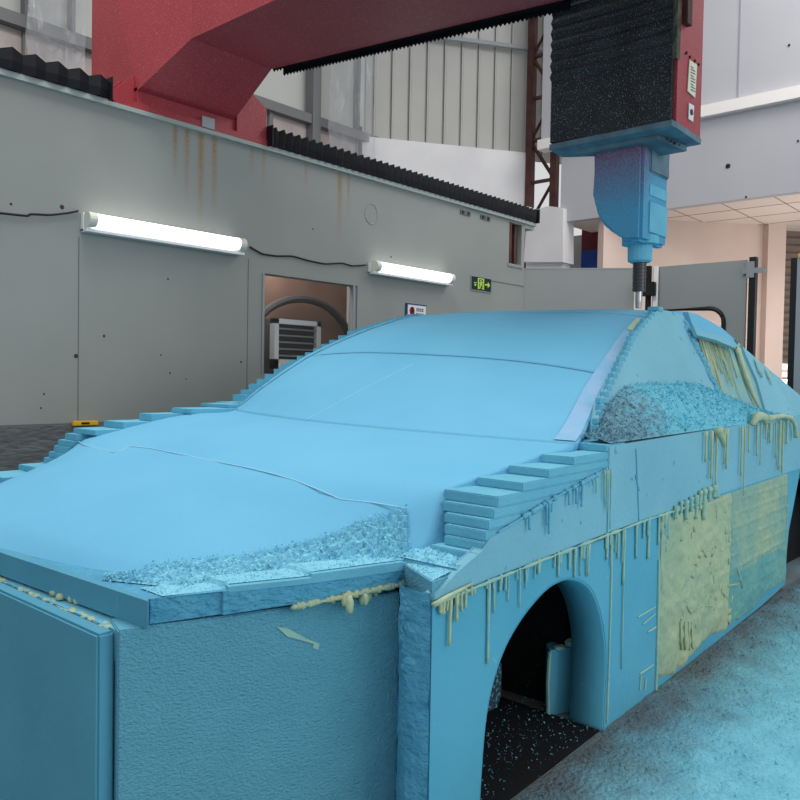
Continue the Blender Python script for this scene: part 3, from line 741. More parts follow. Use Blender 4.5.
# dusty bands over the A-pillars
def band(v0, v1, u0, u1, mt, name, lift=.004):
    bm = bmesh.new(); rows = []
    for i in range(50):
        u = lerp(u0, u1, i/49); rows.append([body(u, lerp(v0(u), v1(u), j/6)) + Vector((0, 0, lift+.0025*nz(u*9, j, 0))) for j in range(7)])
    grid(bm, rows)
    for f in bm.faces: f.normal_update()
    if sum(f.normal.z for f in bm.faces) < 0: bmesh.ops.reverse_faces(bm, faces=bm.faces)
    return obj(name, bm, mt, CAR, smooth=True, recalc=False)
band(lambda u: -.995, lambda u: -.93, 8.1, 13.9, foam_dust, 'windscreen_pillar')
band(lambda u: .94, lambda u: .995, 8.1, 13.9, foam, 'windscreen_pillar')
obj('roof_glue_smear', band(lambda u: -.99, lambda u: -.95, 13.0, 13.8, mat('faint_glue_smear', sr(150, 200, 190), .8, var=sr(186, 206, 160), vscale=16), 'x', .008).data and bmesh.new() or bmesh.new(), glue) if 0 else \
  band(lambda u: -.985, lambda u: -.945, 13.1, 13.75, mat('faint_glue_smear', sr(140, 198, 205), .8, var=sr(186, 206, 160), vscale=16), 'pillar_glue_smear', .008)

# ---- right stair of foam layers (each layer ends in a riser facing forward) ----
zt = [.981, .957, .931, .905, .880, .850, .822, .795, .767, .741, .716]
xr = [2.460, 2.225, 2.065, 1.915, 1.785, 1.765, 1.740, 1.725, 1.715, 1.690, 1.600]
yi = [1.376, 1.355, 1.373, 1.388, 1.405, 1.39, 1.37, 1.355, 1.345, 1.37, 1.43]
for i, (z, x) in enumerate(zip(zt, xr)):
    zl = zt[i+1] if i+1 < len(zt) else .66
    y1 = yi[i]; a = S(x, z); bm = bmesh.new(); x2 = 2.62
    pts = [(a.x, a.y, zl), (x2, S(x2, 0).y, zl), (x2, y1, zl), (a.x+random.uniform(-.006, .006), y1, zl)]
    prism(bm, [Vector(p) for p in pts], (0, 0, z-zl), bev=.003)
    obj('foam_layer', bm, foam_step, CAR)
bm = bmesh.new(); rows = []
for k in range(50):
    u = lerp(1.2, 7.0, k/49); e = body(u, -1); row = []
    for j in range(9):
        t = j/8; row.append(Vector((e.x+.02*t, e.y-.035*math.sin(t*PI/2)*min(1, max(0, (e.z-.70)*9)), lerp(e.z+.001, .665, t))))
    rows.append(row)
grid(bm, rows); obj('hood_edge_facet', bm, foam, CAR, smooth=True)
obj('corner_block', P([(1.588, 1.378, .640), (1.500, 1.208, .640), (1.66, 1.222, .640), (1.72, 1.42, .640)], (0, 0, .062)), foam_front, CAR)
# left stair
LX = [(2.66, 3.72, 1.035), (2.46, 3.57, 1.04), (2.236, 3.49, 1.022), (2.08, 3.53, .997), (1.936, 3.60, .962), (1.80, 3.63, .930), (1.77, 3.65, .905), (1.75, 3.68, .875), (1.74, 3.70, .846), (1.73, 3.73, .815), (1.72, 3.76, .787), (1.62, 3.80, .757), (1.45, 3.80, .730)]
for i, (x, y, z) in enumerate(LX):
    p = [at(229, 401, X=x), None][0] if i == 0 else None
    zl = LX[i+1][2] if i+1 < len(LX) else .66
    bm = bmesh.new(); y_in = 3.32 if i < 3 else (3.42 if i < 6 else 3.55)
    prism(bm, [(x, y_in, zl), (2.95, y_in-.2, zl), (2.95, y, zl), (x, y, zl)], (0, 0, z-zl), bev=.003)
    obj('foam_layer', bm, foam_step, CAR)
# nose slabs under the hood skin
def slab(pts, z0, z1, name='nose_slab', mt=foam_rough, bev=.004):
    return obj(name, P([(x, y, z0) for x, y in pts], (0, 0, z1-z0), bev=bev), mt, CAR)
bm = bmesh.new()
cor = [(1.585, 1.375), (1.45, 1.41), (1.30, 1.455), (1.12, 1.525), (1.12, 1.535), (.975, 1.60), (.95, 1.70), (.95, 2.4), (1.0, 3.3), (1.45, 3.83), (1.9, 3.83), (1.9, 1.375)]
topz = [.692, .692, .692, .692, .688, .688, .688, .685, .685, .69, .69, .69]
botz = [.655, .648, .642, .636, .636, .630, .63, .63, .63, .63, .63, .65]
a = [bm.verts.new((x, y, z)) for (x, y), z in zip(cor, botz)]; b = [bm.verts.new((x, y, z)) for (x, y), z in zip(cor, topz)]
bm.faces.new(a); bm.faces.new(b[::-1])
n = len(cor)
for i in range(n): bm.faces.new((a[i], a[(i+1) % n], b[(i+1) % n], b[i]))
bmesh.ops.triangulate(bm, faces=[f for f in bm.faces if len(f.verts) > 4])
obj('nose_slab', bm, foam_rough, CAR)
obj('nose_slab', P([(.955, 1.578, .628), (.922, 2.4, .628), (.922, 3.2, .628), (.95, 3.2, .628), (.972, 1.60, .628)], (0, 0, .063)), foam_slate, CAR)
obj('nose_slab', P([(1.585, 1.372, .688), (1.45, 1.407, .688), (1.30, 1.452, .688), (1.13, 1.520, .688), (1.17, 1.62, .688), (1.62, 1.46, .688)], (0, 0, .013)), foam_step, CAR)
obj('nose_slab', P([(1.585, 1.374, .700), (1.45, 1.409, .700), (1.325, 1.447, .700), (1.36, 1.53, .700), (1.62, 1.46, .700)], (0, 0, .010)), foam_step, CAR)
# front boards
obj('front_board', P([(.872, 1.642, 0), (.872, 3.2, 0), (.872, 3.2, .620), (.872, 1.642, .620)], (.042, 0, 0), bev=.006), foam_slate, CAR)
obj('front_ledge', B(.914, .975, 1.640, 3.2, .55, .622), foam_step, CAR)
q0 = Vector((.905, 1.614, 0)); q1 = Vector((1.585, 1.385, 0)); qd = (q1-q0).normalized(); qn = Vector((-qd.y, qd.x, 0))
bm = bmesh.new(); prism(bm, [q0, q1, q1+qn*.1, q0+qn*.1], (0, 0, .628), bev=.003); obj('corner_board', bm, foam_front, CAR)
# right edge chips of the corner board and the torn end of the side board
bm = bmesh.new()
e0 = Vector((1.592, 1.385, 0)); e1 = S(1.497, 0, 0); e1.z = 0
rows = []
for i in range(34):
    z = i*.0205; rows.append([Vector(e0).lerp(e1, j/8) + Vector((-.012*abs(nz(i*.9, j*1.3, 5)) - .004 - .042*math.sin(PI*j/8), 0, z)) for j in range(9)])
grid(bm, rows)
obj('board_end', bm, foam_rough, CAR, smooth=False)
# ---- lower side board with wheel arches --------------------------------
arch = [(1.717, 0), (1.722, .10), (1.738, .26), (1.768, .362), (1.828, .452), (1.917, .518), (2.03, .567), (2.121, .586), (2.22, .582), (2.326, .546), (2.404, .487), (2.468, .388), (2.505, .26), (2.505, .12), (2.495, 0)]
def smooth_path(pts, k=5):
    o = []
    for i in range(len(pts)-1):
        a, b, c, d = pts[max(i-1, 0)], pts[i], pts[i+1], pts[min(i+2, len(pts)-1)]
        for q in range(k): t = q/k; o.append((cr(a[0], b[0], c[0], d[0], t), cr(a[1], b[1], c[1], d[1], t)))
    return o + [pts[-1]]
arch = smooth_path(arch)
def yplane(pts, off=0): return [S(x, z, off) for x, z in pts]
low = [(1.497, 0), (1.497, .655)] + [(5.35, .685)] + [(5.22, .62), (5.12, .50), (5.0, .33), (4.96, .18), (4.95, .015)] + [(2.495, .0)]
outline = [(1.497, .0), (1.497, .657), (2.0, .672), (2.77, .688), (3.42, .690), (5.235, .686), (5.18, .60), (5.10, .48), (5.0, .34), (4.965, .22), (4.955, .03), (4.4, .01), (3.6, .005), (2.495, 0)] + arch[::-1][1:-1] + [(1.717, 0)]
obj('lower_side_board', P(yplane(outline), (0, .06, 0)), foam_mid, CAR)
# wheel arch lining (thickness seen inside the arch)
bm = bmesh.new(); a1 = arch
rows = [[S(x, z, 0)+Vector((0, dy, 0)) for x, z in a1] for dy in (.002, .06, .125)]
vs = grid(bm, rows); o = obj('wheel_arch_lining', bm, foam_mid, CAR, smooth=True)
so = o.modifiers.new('thick', 'SOLIDIFY'); so.thickness = .02; so.offset = 0
a2 = [(5.22, .66), (5.12, .50), (5.0, .33), (4.96, .18), (4.95, 0)]
# front wheelhouse, painted black to stand in for the recess shade, and block
obj('wheelhouse_liner', B(1.62, 2.30, 1.62, 1.66, 0, .64), black, CAR)
bm = bmesh.new(); box(bm, 1.60, 1.63, 1.44, 1.64, 0, .64); box(bm, 1.60, 2.6, 1.42, 1.66, .61, .64); box(bm, 2.56, 2.60, 1.44, 2.0, 0, .62); box(bm, 1.62, 2.6, 1.9, 1.95, 0, .64)
obj('wheelhouse_wall', bm, black, CAR)
obj('arch_floor_shade', P([(1.725, 1.224, .001), (2.485, 1.256, .001), (2.49, 1.66, .001), (1.60, 1.66, .001)], (0, 0, .003)), black, CAR)  # black sheet laid on the floor as the shade inside the arch
sx = at(546, 690, Y=1.50)
obj('support_block', P([(2.475, 1.45, .0), (2.62, 1.385, .0), (2.68, 1.48, .0), (2.53, 1.50, .0)], (0, 0, .235)), foam_mid, CAR)
bm = bmesh.new(); blob(bm, (2.565, 1.42, .248), .022, .02, .018, 8, .15); blob(bm, (2.52, 1.44, .238), .03, .02, .008, 8, .15); tube(bm, [(2.473, 1.450, .23), (2.470, 1.453, .12), (2.473, 1.450, .01)], .007, 6)
tag(obj('support_glue', bm, glue_thin, CAR), kind='stuff')
bm = bmesh.new(); c = at(492, 685, Y=1.50)
hx, hz_ = .055, .085
prism(bm, [(c.x-hx, 1.5, c.z-hz_), (c.x+hx*.6, 1.5, c.z-hz_), (c.x+hx, 1.5, c.z-hz_+.04), (c.x+hx, 1.5, c.z+hz_-.03), (c.x+hx*.5, 1.5, c.z+hz_), (c.x-hx, 1.5, c.z+hz_)], (0, .012, 0))
obj('inner_bracket', bm, mat('dusty_black_bracket', sr(40, 58, 68), .7, speck=sr(90, 140, 160), sscale=80, samt=.55), CAR)
# rear arch
obj('rear_wheelhouse', B(4.98, 6.1, 1.55, 1.6, 0, .66), black, CAR)
obj('rear_side_board', P(yplane([(5.235, .686), (6.4, .686), (6.4, .02), (6.0, .02), (5.98, .25), (5.9, .42), (5.75, .54), (5.6, .58), (5.4, .60)]), (0, .06, 0)), foam_mid, CAR)
rows = [[S(x, z)+Vector((0, dy, 0)) for x, z in [(5.235, .686), (5.18, .60), (5.10, .48), (5.0, .34), (4.965, .22), (4.955, .03)]] for dy in (.002, .3)]
bm = bmesh.new(); grid(bm, rows); obj('wheel_arch_lining', bm, foam_mid, CAR)
# ---- upper side boards (paler) -----------------------------------------
def pal(x, z): return S(x, z, .004)
up1 = [(1.497, .657), (2.0, .672), (2.472, .682), (2.475, .905), (2.36, .885), (2.10, .845), (1.93, .812), (1.74, .775), (1.71, .745), (1.60, .712), (1.50, .672)]
obj('front_upper_board', P([pal(*p) for p in up1], (0, .035, 0), bev=.003), foam_pale, CAR)
up2 = [(2.478, .682), (2.77, .688), (3.42, .690), (5.3, .686), (6.4, .69), (6.4, 1.02), (5.18, 1.010), (3.97, .992), (2.478, .975)]
obj('rear_upper_board', P([pal(*p) for p in up2], (0, .035, 0), bev=.003), foam_pale, CAR)
bm = bmesh.new()
for x0, z0, x1, z1 in ((2.745, .69, 2.70, .955), (2.74, .80, 2.70, .86)): tube(bm, [pal(x0, z0)-Vector((0, 0.002, 0)), pal(x1, z1)-Vector((0, .002, 0))], .0025, 5)
obj('scribed_line', bm, foam_step, CAR)
# belt ledge
obj('belt_ledge', P([S(2.5, .93, 0)+Vector((0, .05, 0)), S(6.4, .95, 0)+Vector((0, .05, 0)), S(6.4, .95)+Vector((0, .5, 0)), S(2.5, .93)+Vector((0, .35, 0))], (0, 0, .052)), foam_step, CAR)
# left side boards, rear board, core (so the model is whole from other sides)
obj('left_side_board', P([(1.5, 3.80, 0), (6.3, 3.55, 0), (6.3, 3.55, 1.0), (2.6, 3.70, 1.0), (1.5, 3.80, .70)], (0, -.06, 0)), foam_mid, CAR)
obj('rear_board', B(6.22, 6.36, 1.5, 3.6, 0, 1.02), foam_mid, CAR)
obj('foam_core', P([(2.66, 1.40, 0.64), (6.3, 1.60, .64), (6.3, 3.5, .64), (2.66, 3.55, .64)], (0, 0, .30)), foam_step, CAR)
obj('left_belt_slab', P([(2.5, 3.30, .95), (6.3, 3.1, .95), (6.3, 3.6, .95), (2.5, 3.72, .95)], (0, 0, .06)), foam_step, CAR)
# ---- side glass slabs (leaning plane) -----------------------------------
GN = Vector((-.045, 1, -.51)); GP = Vector((2.62, 1.354, .983)); gnn = GN.normalized()
def gl(px, py, off=0): return at_plane(px, py, GN, GP - gnn*off)
def gxz(x, z, off=0):
    y = 1.354 + .045*(x-2.62) + .51*(z-.983); return Vector((x, y, z)) - gnn*off
s1 = [gxz(2.60, .975), gxz(2.68, 1.055), gxz(2.78, 1.125), gxz(2.97, 1.212), gxz(3.15, 1.293), gxz(3.34, 1.380), gxz(3.50, 1.442), gxz(3.76, 1.528), gxz(3.90, 1.555), gxz(4.02, 1.562), gxz(4.24, 1.553), gl(700, 352), gl(722, 402), gxz(4.5, .975)]
obj('front_glass_slab', P(s1, gnn*.05), foam_pale, CAR)
s2 = [gl(683, 318, -.02), gl(725, 333, -.02), gl(745, 352, -.02), gl(770, 372, -.02), gl(800, 397, -.02), gxz(6.35, 1.0, -.02), gxz(4.3, .975, -.02)]
obj('rear_glass_slab', P(s2, gnn*.03), mat('streaked_foam_slab', sr(112, 174, 194), .7, var=sr(146, 186, 172), vscale=7, bump=.3, bscale=50, stretch=(2.5, 2.5, .5)), CAR)
s3 = [gl(742, 346, -.005), gl(770, 370, -.005), gl(802, 397, -.005), gxz(6.4, 1.0, -.005), gl(768, 418, -.005), gl(757, 380, -.005)]
obj('quarter_slab', P(s3, gnn*.03), foam_pale, CAR)
# torn edge along the slab end
bm = bmesh.new(); rr = random.Random(5)
for i in range(70):
    t = i/69; px = lerp(684, 724, t); py = lerp(322, 404, t)
    p = gl(px+rr.uniform(-1.5, 1.5), py, .0); blob(bm, p, .018, .012, .014, 6, .35)
tag(obj('torn_slab_edge', bm, foam_step, CAR), kind='stuff')
# roof fin
fin = [gl(688, 312, .01), gl(697, 314, .01), gl(722, 328, .01), gl(741, 345, .01), gl(736, 347, .01), gl(722, 338, .01), gl(700, 333, .01), gl(693, 327, .01)]
obj('roof_rail_offcut', P(fin, Vector((0, .10, .01))), foam, CAR)
fin = [gl(693, 325, .04), gl(700, 331, .04), gl(722, 336, .04), gl(737, 345, .04), gl(735, 348, .04), gl(716, 340, .04), gl(697, 335, .04)]
obj('roof_rail_offcut', P(fin, gnn*.02), foam_pale, CAR)
# stepped teeth up the A-pillar: layer ends
ed_r = [(2.60, .975), (2.68, 1.055), (2.78, 1.125), (2.97, 1.212), (3.15, 1.293), (3.34, 1.380), (3.50, 1.442), (3.76, 1.528), (3.90, 1.555)]
zx = [(z, x) for x, z in ed_r]
z = 1.0
rr = random.Random(9)
while z < 1.55:
    x = pw(zx, z); p = gxz(x, z)
    s = .024
    bm = B(p.x-.010+rr.uniform(-.012, .010), p.x+.035, p.y-.006, p.y+.012+.006*rr.random(), z-s*.5, z+s*.42, bev=.003)
    obj('foam_layer', bm, foam_step, CAR); z += s
# left A-pillar teeth
lz_ = [(281,369),(288,364),(296,360),(304,356),(312,352.5),(320,348.5),(328,344),(336,340),(345,335.5),(354,331),(363,328),(373,325),(383,322),(393,319),(403,316.5),(412,314.5),(272,374),(264,379),(256,384),(248,390),(240,394.5)]
for px, py in lz_:
    # layer ends sit on the left edge of the body
    best = min((body(8+6.2*k/200, .995) for k in range(201)), key=lambda q: (lambda d: abs(((q-EYE).dot(RT)/d*800+400)-px-5))((q-EYE).dot(FW)))
    dep = (best-EYE).dot(FW)
    r = FW + RT*((px+3-400)/800) - UPV*((py-400)/800)
    p = EYE + r*(dep*1.01)
    obj('foam_layer', B(p.x-.03, p.x+.06, p.y-.05, p.y+.05, p.z-.035, p.z+.0, bev=.002), foam_step, CAR)
p = gxz(3.90, 1.557); obj('roof_layer_end', B(p.x-.03, p.x+.03, p.y-.01, p.y+.05, 1.548, 1.572, bev=.004), foam_step, CAR)
p = gxz(4.02, 1.56)

# ---- glue --------------------------------------------------------------
def drips(rows_, off, mt, name, seed, planar=S, rad=(.0028, .0058)):
    rr = random.Random(seed); bm = bmesh.new()
    for x, z, ln in rows_:
        r = rr.uniform(*rad); n = 6
        pth = []; rs = []
        dx = rr.uniform(-.004, .004)
        for k in range(n+1):
            t = k/n; pth.append(planar(x+dx*t, z - ln*t, off)); rs.append(r*(1.1-.5*t+(.45*math.exp(-((t-.93)/.08)**2)))*(1+rr.uniform(-.15, .15)))
        tube(bm, pth, rs, 7)
        if rr.random() < .5: blob(bm, planar(x, z, off), r*1.6, r*1.2, r*1.4, 7, .2)
    o = obj(name, bm, mt, CAR, smooth=True); o['kind'] = 'stuff'; return o
rr = random.Random(21)
sz = lambda x: pw([(1.497, .652), (2.0, .668), (2.77, .684), (5.3, .682)], x)
L1 = []
for a, b, n, l0, l1 in ((1.51, 1.66, 5, .02, .04), (1.63, 1.80, 5, .015, .05), (1.82, 1.95, 5, .02, .09), (1.98, 2.05, 3, .02, .05), (2.10, 2.34, 13, .03, .12), (2.42, 2.68, 9, .03, .12), (2.70, 3.05, 16, .03, .15), (3.08, 3.4, 8, .02, .09), (3.4, 3.8, 5, .01, .03)):
    for k in range(n): x = rr.uniform(a, b); L1.append((x, sz(x), rr.uniform(l0, l1)))
L1 += [(1.74, .66, .22), (1.90, .665, .11), (1.765, .66, .09), (2.62, .68, .50), (2.97, .60, .33), (2.62, .68, .2)]
drips(L1, .006, glue_thin, 'seam_glue_drips', 1)
bm = bmesh.new(); pth = []; rs = []
for i in range(160):
    x = lerp(1.50, 3.5, i/159); pth.append(S(x, sz(x)+.002*nz(x, 0, 0, 40), .008)); rs.append(max(.0015, .0045+.006*nz(x, 3, 0, 14)))
tube(bm, pth, rs, 6); tag(obj('seam_glue_bead', bm, glue_thin, CAR, smooth=True))
L2 = [(1.515, .655, .03), (1.53, .655, .035), (1.548, .655, .03), (1.560, .655, .12), (1.585, .66, .07), (1.605, .66, .05), (1.625, .66, .045), (1.65, .663, .02)]
drips(L2, .010, glue, 'corner_glue_drips', 2, rad=(.004, .006))
bm = bmesh.new(); tube(bm, [S(1.485, .652, .012), S(1.54, .662, .014), S(1.60, .667, .012), S(1.66, .672, .008)], [.007, .006, .005, .003], 8); obj('corner_glue_bead', bm, glue, CAR, smooth=True)
# glue along the upper diagonal seam
up_s = lambda x: pw([(1.93, .812), (2.10, .845), (2.36, .885), (2.475, .905)], x)
bm = bmesh.new(); rr = random.Random(4)
pth = [pal(lerp(1.78, 2.46, i/80), up_s(lerp(1.78, 2.46, i/80)) if lerp(1.78, 2.46, i/80) > 1.93 else lerp(.785, .812, (lerp(1.78, 2.46, i/80)-1.78)/.15)) - Vector((0, .002, 0)) for i in range(81)]
tube(bm, pth, [.003+.006*max(0, nz(i*.31, 2, 9)) for i in range(81)], 6)
for i in range(26):
    x = rr.uniform(1.88, 2.42); blob(bm, pal(x, up_s(x))-Vector((0, .004, 0)), .011, .007, .009, 7, .2)
obj('diagonal_glue_bead', bm, foam_step, CAR, smooth=True)
L3 = [(x, up_s(x), l) for x, l in ((1.93, .04), (2.03, .06), (2.045, .09), (2.06, .03), (2.17, .04), (2.22, .05), (2.26, .07), (2.33, .02))]
drips(L3, .016, foam_step, 'diagonal_glue_drips', 6)
L4 = [(2.44, .905, .12), (2.45, .90, .14), (2.46, .89, .12), (2.475, .90, .20), (2.425, .90, .10), (2.36, .88, .05)]
drips(L4, .015, glue_thin, 'joint_glue_drips', 8, rad=(.002, .004))
# belt-line drips
rr = random.Random(31); L5 = []
for px, l in ((705, .10), (711, .16), (716, .19), (724, .12), (726, .14), (741, .18), (744, .26), (748, .10), (756, .12), (760, .16), (765, .06), (775, .15), (779, .2), (782, .22), (786, .1), (769, .08)):
    r = at_plane(px, 430, Vector((-K, 1, 0)), S(3, 1, .012)); L5.append((r.x, .985, l*1.3))
drips(L5, .018, glue, 'belt_glue_drips', 12, rad=(.004, .009))
bm = bmesh.new(); pl_ = lambda px, py, o=.03: at_plane(px, py, Vector((-K, 1, 0)), S(3, 1, o))
tube(bm, [pl_(762, 420, .0), pl_(768, 419), pl_(775, 417), pl_(784, 416), pl_(791, 418), pl_(795, 425), pl_(796, 433), pl_(796, 438)], [.016, .018, .014, .013, .013, .012, .014, .014], 8)
tube(bm, [pl_(752, 424, .02), pl_(758, 416, .02), pl_(764, 417, .02), pl_(766, 424)], [.012, .024, .022, .012], 8)
tube(bm, [pl_(719, 430), pl_(722, 438), pl_(724, 446)], [.02, .015, .01], 8)
tag(obj('belt_glue_bead', bm, glue, CAR, smooth=True), kind='stuff')
# glue on rear glass slab
def gx(px, py, off=-.012): return gl(px, py, off)
bm = bmesh.new()
tube(bm, [gx(735, 340, .01), gx(738, 350, 0), gx(742, 364, .0), gx(748, 382, 0), gx(754, 397, .0), gx(759, 408, .0)], [.022, .02, .014, .016, .011, .008], 8)
tube(bm, [gx(702, 336), gx(712, 340), gx(724, 344), gx(734, 348)], [.01, .012, .01, .012], 6)
tag(obj('slab_glue_bead', bm, glue, CAR, smooth=True), kind='stuff')
bm = bmesh.new(); rr = random.Random(14)
for i in range(34):
    px0 = rr.uniform(698, 728); py0 = 337+(px0-698)*.25; ln = rr.uniform(12, 60)
    tube(bm, [gx(px0+k/5*ln*.30, py0+k/5*ln) for k in range(6)], [rr.uniform(.002, .006)]*6, 5)
o = obj('slab_glue_runs', bm, glue, CAR, smooth=True); o['kind'] = 'stuff'
bm = bmesh.new()
for i in range(14):
    px0 = rr.uniform(752, 768); py0 = 356+(px0-752)*.9; ln = rr.uniform(6, 18)
    tube(bm, [gx(px0+k/3*ln*.3, py0+k/3*ln, .006) for k in range(4)], [rr.uniform(.002, .005)]*4, 5)
o = obj('quarter_glue_runs', bm, glue_thin, CAR, smooth=True); o['kind'] = 'stuff'
# nose glue
bm = bmesh.new(); rr = random.Random(17)
for i in range(34):
    t = i/33; q = Vector((lerp(1.28, 1.60, t), 0, 0)); q.y = lerp(1.46, 1.372, t)-.004; q.z = lerp(.640, .657, t)-.004
    blob(bm, q, .011, .008, rr.uniform(.004, .011), 7, .2)
for px, py, r in ((344, 598, .012), (350, 602, .016), (349, 597, .016), (363, 594, .015), (369, 592, .014), (366, 598, .010), (376, 590, .012), (402, 580, .007), (334, 597, .010)):
    q = at(px, py, Z=.64); blob(bm, q-Vector((0, 0, r*.4)), r*.75, r*.6, r*1.5, 8, .2)
tag(obj('nose_glue_bead', bm, glue, CAR, smooth=True), kind='stuff')
bm = bmesh.new()
for i in range(90):
    t = i/89; q = Vector((.922+rr.uniform(-.006, .006), lerp(1.68, 2.5, t), .619)); blob(bm, q, rr.uniform(.006, .014), .014, rr.uniform(.001, .006)*(1 if nz(t*9, 2) > -.1 else .3), 6, .35)
for px, py in ((72, 599), (78, 601), (83, 600), (66, 596), (60, 597), (55, 593)): blob(bm, at(px, py, Z=.63), .012, .014, .010, 8, .2)
tag(obj('front_glue_bead', bm, glue, CAR, smooth=True), kind='stuff')
def cb(px, py, off=.004): return at_plane(px, py, qn, q0 - qn*off)
bm = bmesh.new()
prism(bm, [cb(277, 627), cb(287, 628), cb(300, 635), cb(310, 640), cb(320, 644), cb(318, 650), cb(313, 648), (cb(314, 644)), cb(300, 640), cb(288, 637)], (0, .003, 0))
prism(bm, [cb(408, 580, .02), cb(415, 579, .02), cb(413, 600, .02), cb(409, 611, .02), cb(406, 600, .02)], (0, .003, 0))
tag(obj('glue_smear', bm, glue_thin, CAR), kind='stuff')
# big yellow glue patch on the lower board
def pch(x, z):
    lump = .014*max(0, fbm(x, z*1.2, 2, 7)) + .005*fbm(x, z, 7, 20) + (.012*max(0, fbm(x, z, 5, 12)) if z < .32 else 0)
    if x > 3.75: lump = .004*fbm(x, z, 7, 20) + .009*max(0, math.sin(z*95+x*1.0)-.45)*(.6+nz(x, z, 1, 9))*(1 if z > .27 else .2)
    return S(x, z, .0055 + max(-.002, lump))
bot = [(2.96, .052), (3.14, .012), (3.27, .022), (3.45, .05), (3.62, .062), (3.80, .03), (3.95, .045), (4.25, .03), (4.5, .07), (4.95, .06)]
top_ = [(2.96, .66), (3.4, .678), (4.9, .68)]
def patch(name, x0, x1, nx, mt, lo, hi):
    bm = bmesh.new(); rows = []
    for i in range(nx+1):
        x = lerp(x0, x1, i/nx); zb_ = lo(x) + .012*nz(x, 0, 4, 18); zt_ = hi(x)
        rows.append([pch(x, lerp(zb_, zt_, j/60)) if 0 < i < nx and 0 < j < 60 else S(x, lerp(zb_, zt_, j/60), -.001) for j in range(61)])
    grid(bm, rows)
    o = obj(name, bm, mt, CAR, smooth=True); return o
patch('glue_patch', 2.96, 3.86, 110, glue_pat, lambda x: pw(bot, x), lambda x: pw(top_, x))
edge_ = lambda x: .27+.05*nz(x, 3, 1, 3)-.08*max(0, x-4.6)
patch('ridged_glue_patch', 3.86, 4.945, 120, glue_br, edge_, lambda x: pw(top_, x) if x < 4.9 else .5)
patch('thin_glue_patch', 3.86, 4.945, 80, mat('teal_glue_film', sr(92, 160, 164), .6, var=sr(118, 174, 166), vscale=5, bump=.3, bscale=30), lambda x: pw(bot, x), lambda x: edge_(x)+.012)
bm = bmesh.new(); rr = random.Random(41)
lowg = lambda px, py, o=.012: at_plane(px, py, Vector((-K, 1, 0)), S(3, 1, o))
for pts, r in (([(702, 549), (706, 556), (708, 552)], .018), ([(737, 568), (741, 580), (742, 588)], .010), ([(728, 586), (738, 584)], .010), ([(690, 566), (700, 560), (706, 548)], .008), ([(684, 600), (690, 612), (700, 606), (712, 606), (722, 598)], .010)):
    tube(bm, [lowg(*p, .007) for p in pts], [r*rr.uniform(.5, 1.0)*.7 for _ in pts], 7)
for i in range(60):
    px = rr.uniform(680, 735); py = lerp(520, 500, (px-680)/55)+rr.uniform(0, 120); blob(bm, lowg(px, py, .006), rr.uniform(.008, .024), .005, rr.uniform(.01, .028), 7, .35)
for px in (681, 685, 689, 692): tube(bm, [lowg(px, 622), lowg(px, 640), lowg(px+.5, 650)], [.005, .004, .004], 5)
o = obj('glue_lumps', bm, glue_pat, CAR, smooth=True); o['kind'] = 'stuff'
L6 = []
for px, py, l in ((676, 505, .05), (681, 502, .04), (686, 499, .08), (691, 496, .06), (696, 494, .10), (700, 492, .07), (704, 491, .12), (709, 489, .05), (714, 487, .04), (717, 486, .05)):
    q = lowg(px, py+1); L6.append((q.x, q.z, l))
drips(L6, .014, glue_thin, 'seam_lumps', 15, rad=(.005, .013))

bm = bmesh.new()
tube(bm, [lowg(659, 560, .004), lowg(658, 620, .004), lowg(656, 690, .004)], .006, 6)
for x0, y0, x1, y1 in ((638, 617, 655, 607), (643, 624, 655, 614), (648, 632, 656, 627), (640, 674, 653, 665), (641, 676, 640, 690), (646, 678, 645, 690)): tube(bm, [lowg(x0, y0, .003), lowg(x1, y1, .003)], .0035, 5)
tube(bm, [lowg(612, 545, .003), lowg(611, 600, .003), lowg(608, 690, .003), lowg(607, 722, .003)], [.005, .004, .005, .004], 6)
tag(obj('thin_glue_lines', bm, glue_thin, CAR), kind='stuff')

# ------------------------------------------------------------------ shavings
def pile(name, fn, nu, nv, mt, label, cat, amp, sc, grains, gr=.006, seed=1):
    bm = bmesh.new(); rows = []; rr = random.Random(seed)
    for i in range(nu+1):
        row = []
        for j in range(nv+1):
            u, v = i/nu, j/nv; p = fn(u, v); e = min(1, 6*min(u, 1-u, v, 1-v))
            p = p + Vector((0, 0, amp*e*(.6+fbm(p.x, p.y, p.z, sc))*1.0)) + Vector((rr.uniform(-1, 1), rr.uniform(-1, 1), rr.uniform(-.4, 1)))*amp*.22*e
            row.append(p)
        rows.append(row)
    grid(bm, rows)
    for _ in range(grains):
        u, v = rr.random(), rr.random(); p = fn(u, v) + Vector((rr.uniform(-.01, .01), rr.uniform(-.01, .01), amp*rr.uniform(.2, 1.4)))
        s = gr*rr.uniform(.5, 1.3)
        vs = [bm.verts.new(p + Vector((rr.uniform(-s, s), rr.uniform(-s, s), rr.uniform(-s, s)))) for _ in range(4)]
        for f in ((0, 1, 2), (0, 2, 3), (0, 3, 1), (1, 3, 2)): bm.faces.new([vs[k] for k in f])
    for f in bm.faces: f.normal_update()
    o = obj(name, bm, mt, recalc=True)
    return tag(o, label, cat, kind='stuff')
nt = chip_gray.node_tree
pb = mat('mixed_heap_shavings', sr(96, 150, 168), .95, bump=.4, bscale=120)
nt = pb.node_tree; N = nt.nodes; L = nt.links
tc = N.new('ShaderNodeTexCoord'); sp = N.new('ShaderNodeSeparateXYZ'); L.new(tc.outputs['Object'], sp.inputs[0])
no = N.new('ShaderNodeTexNoise'); no.inputs['Scale'].default_value = 30; no.inputs['Detail'].default_value = 6; L.new(tc.outputs['Object'], no.inputs['Vector'])
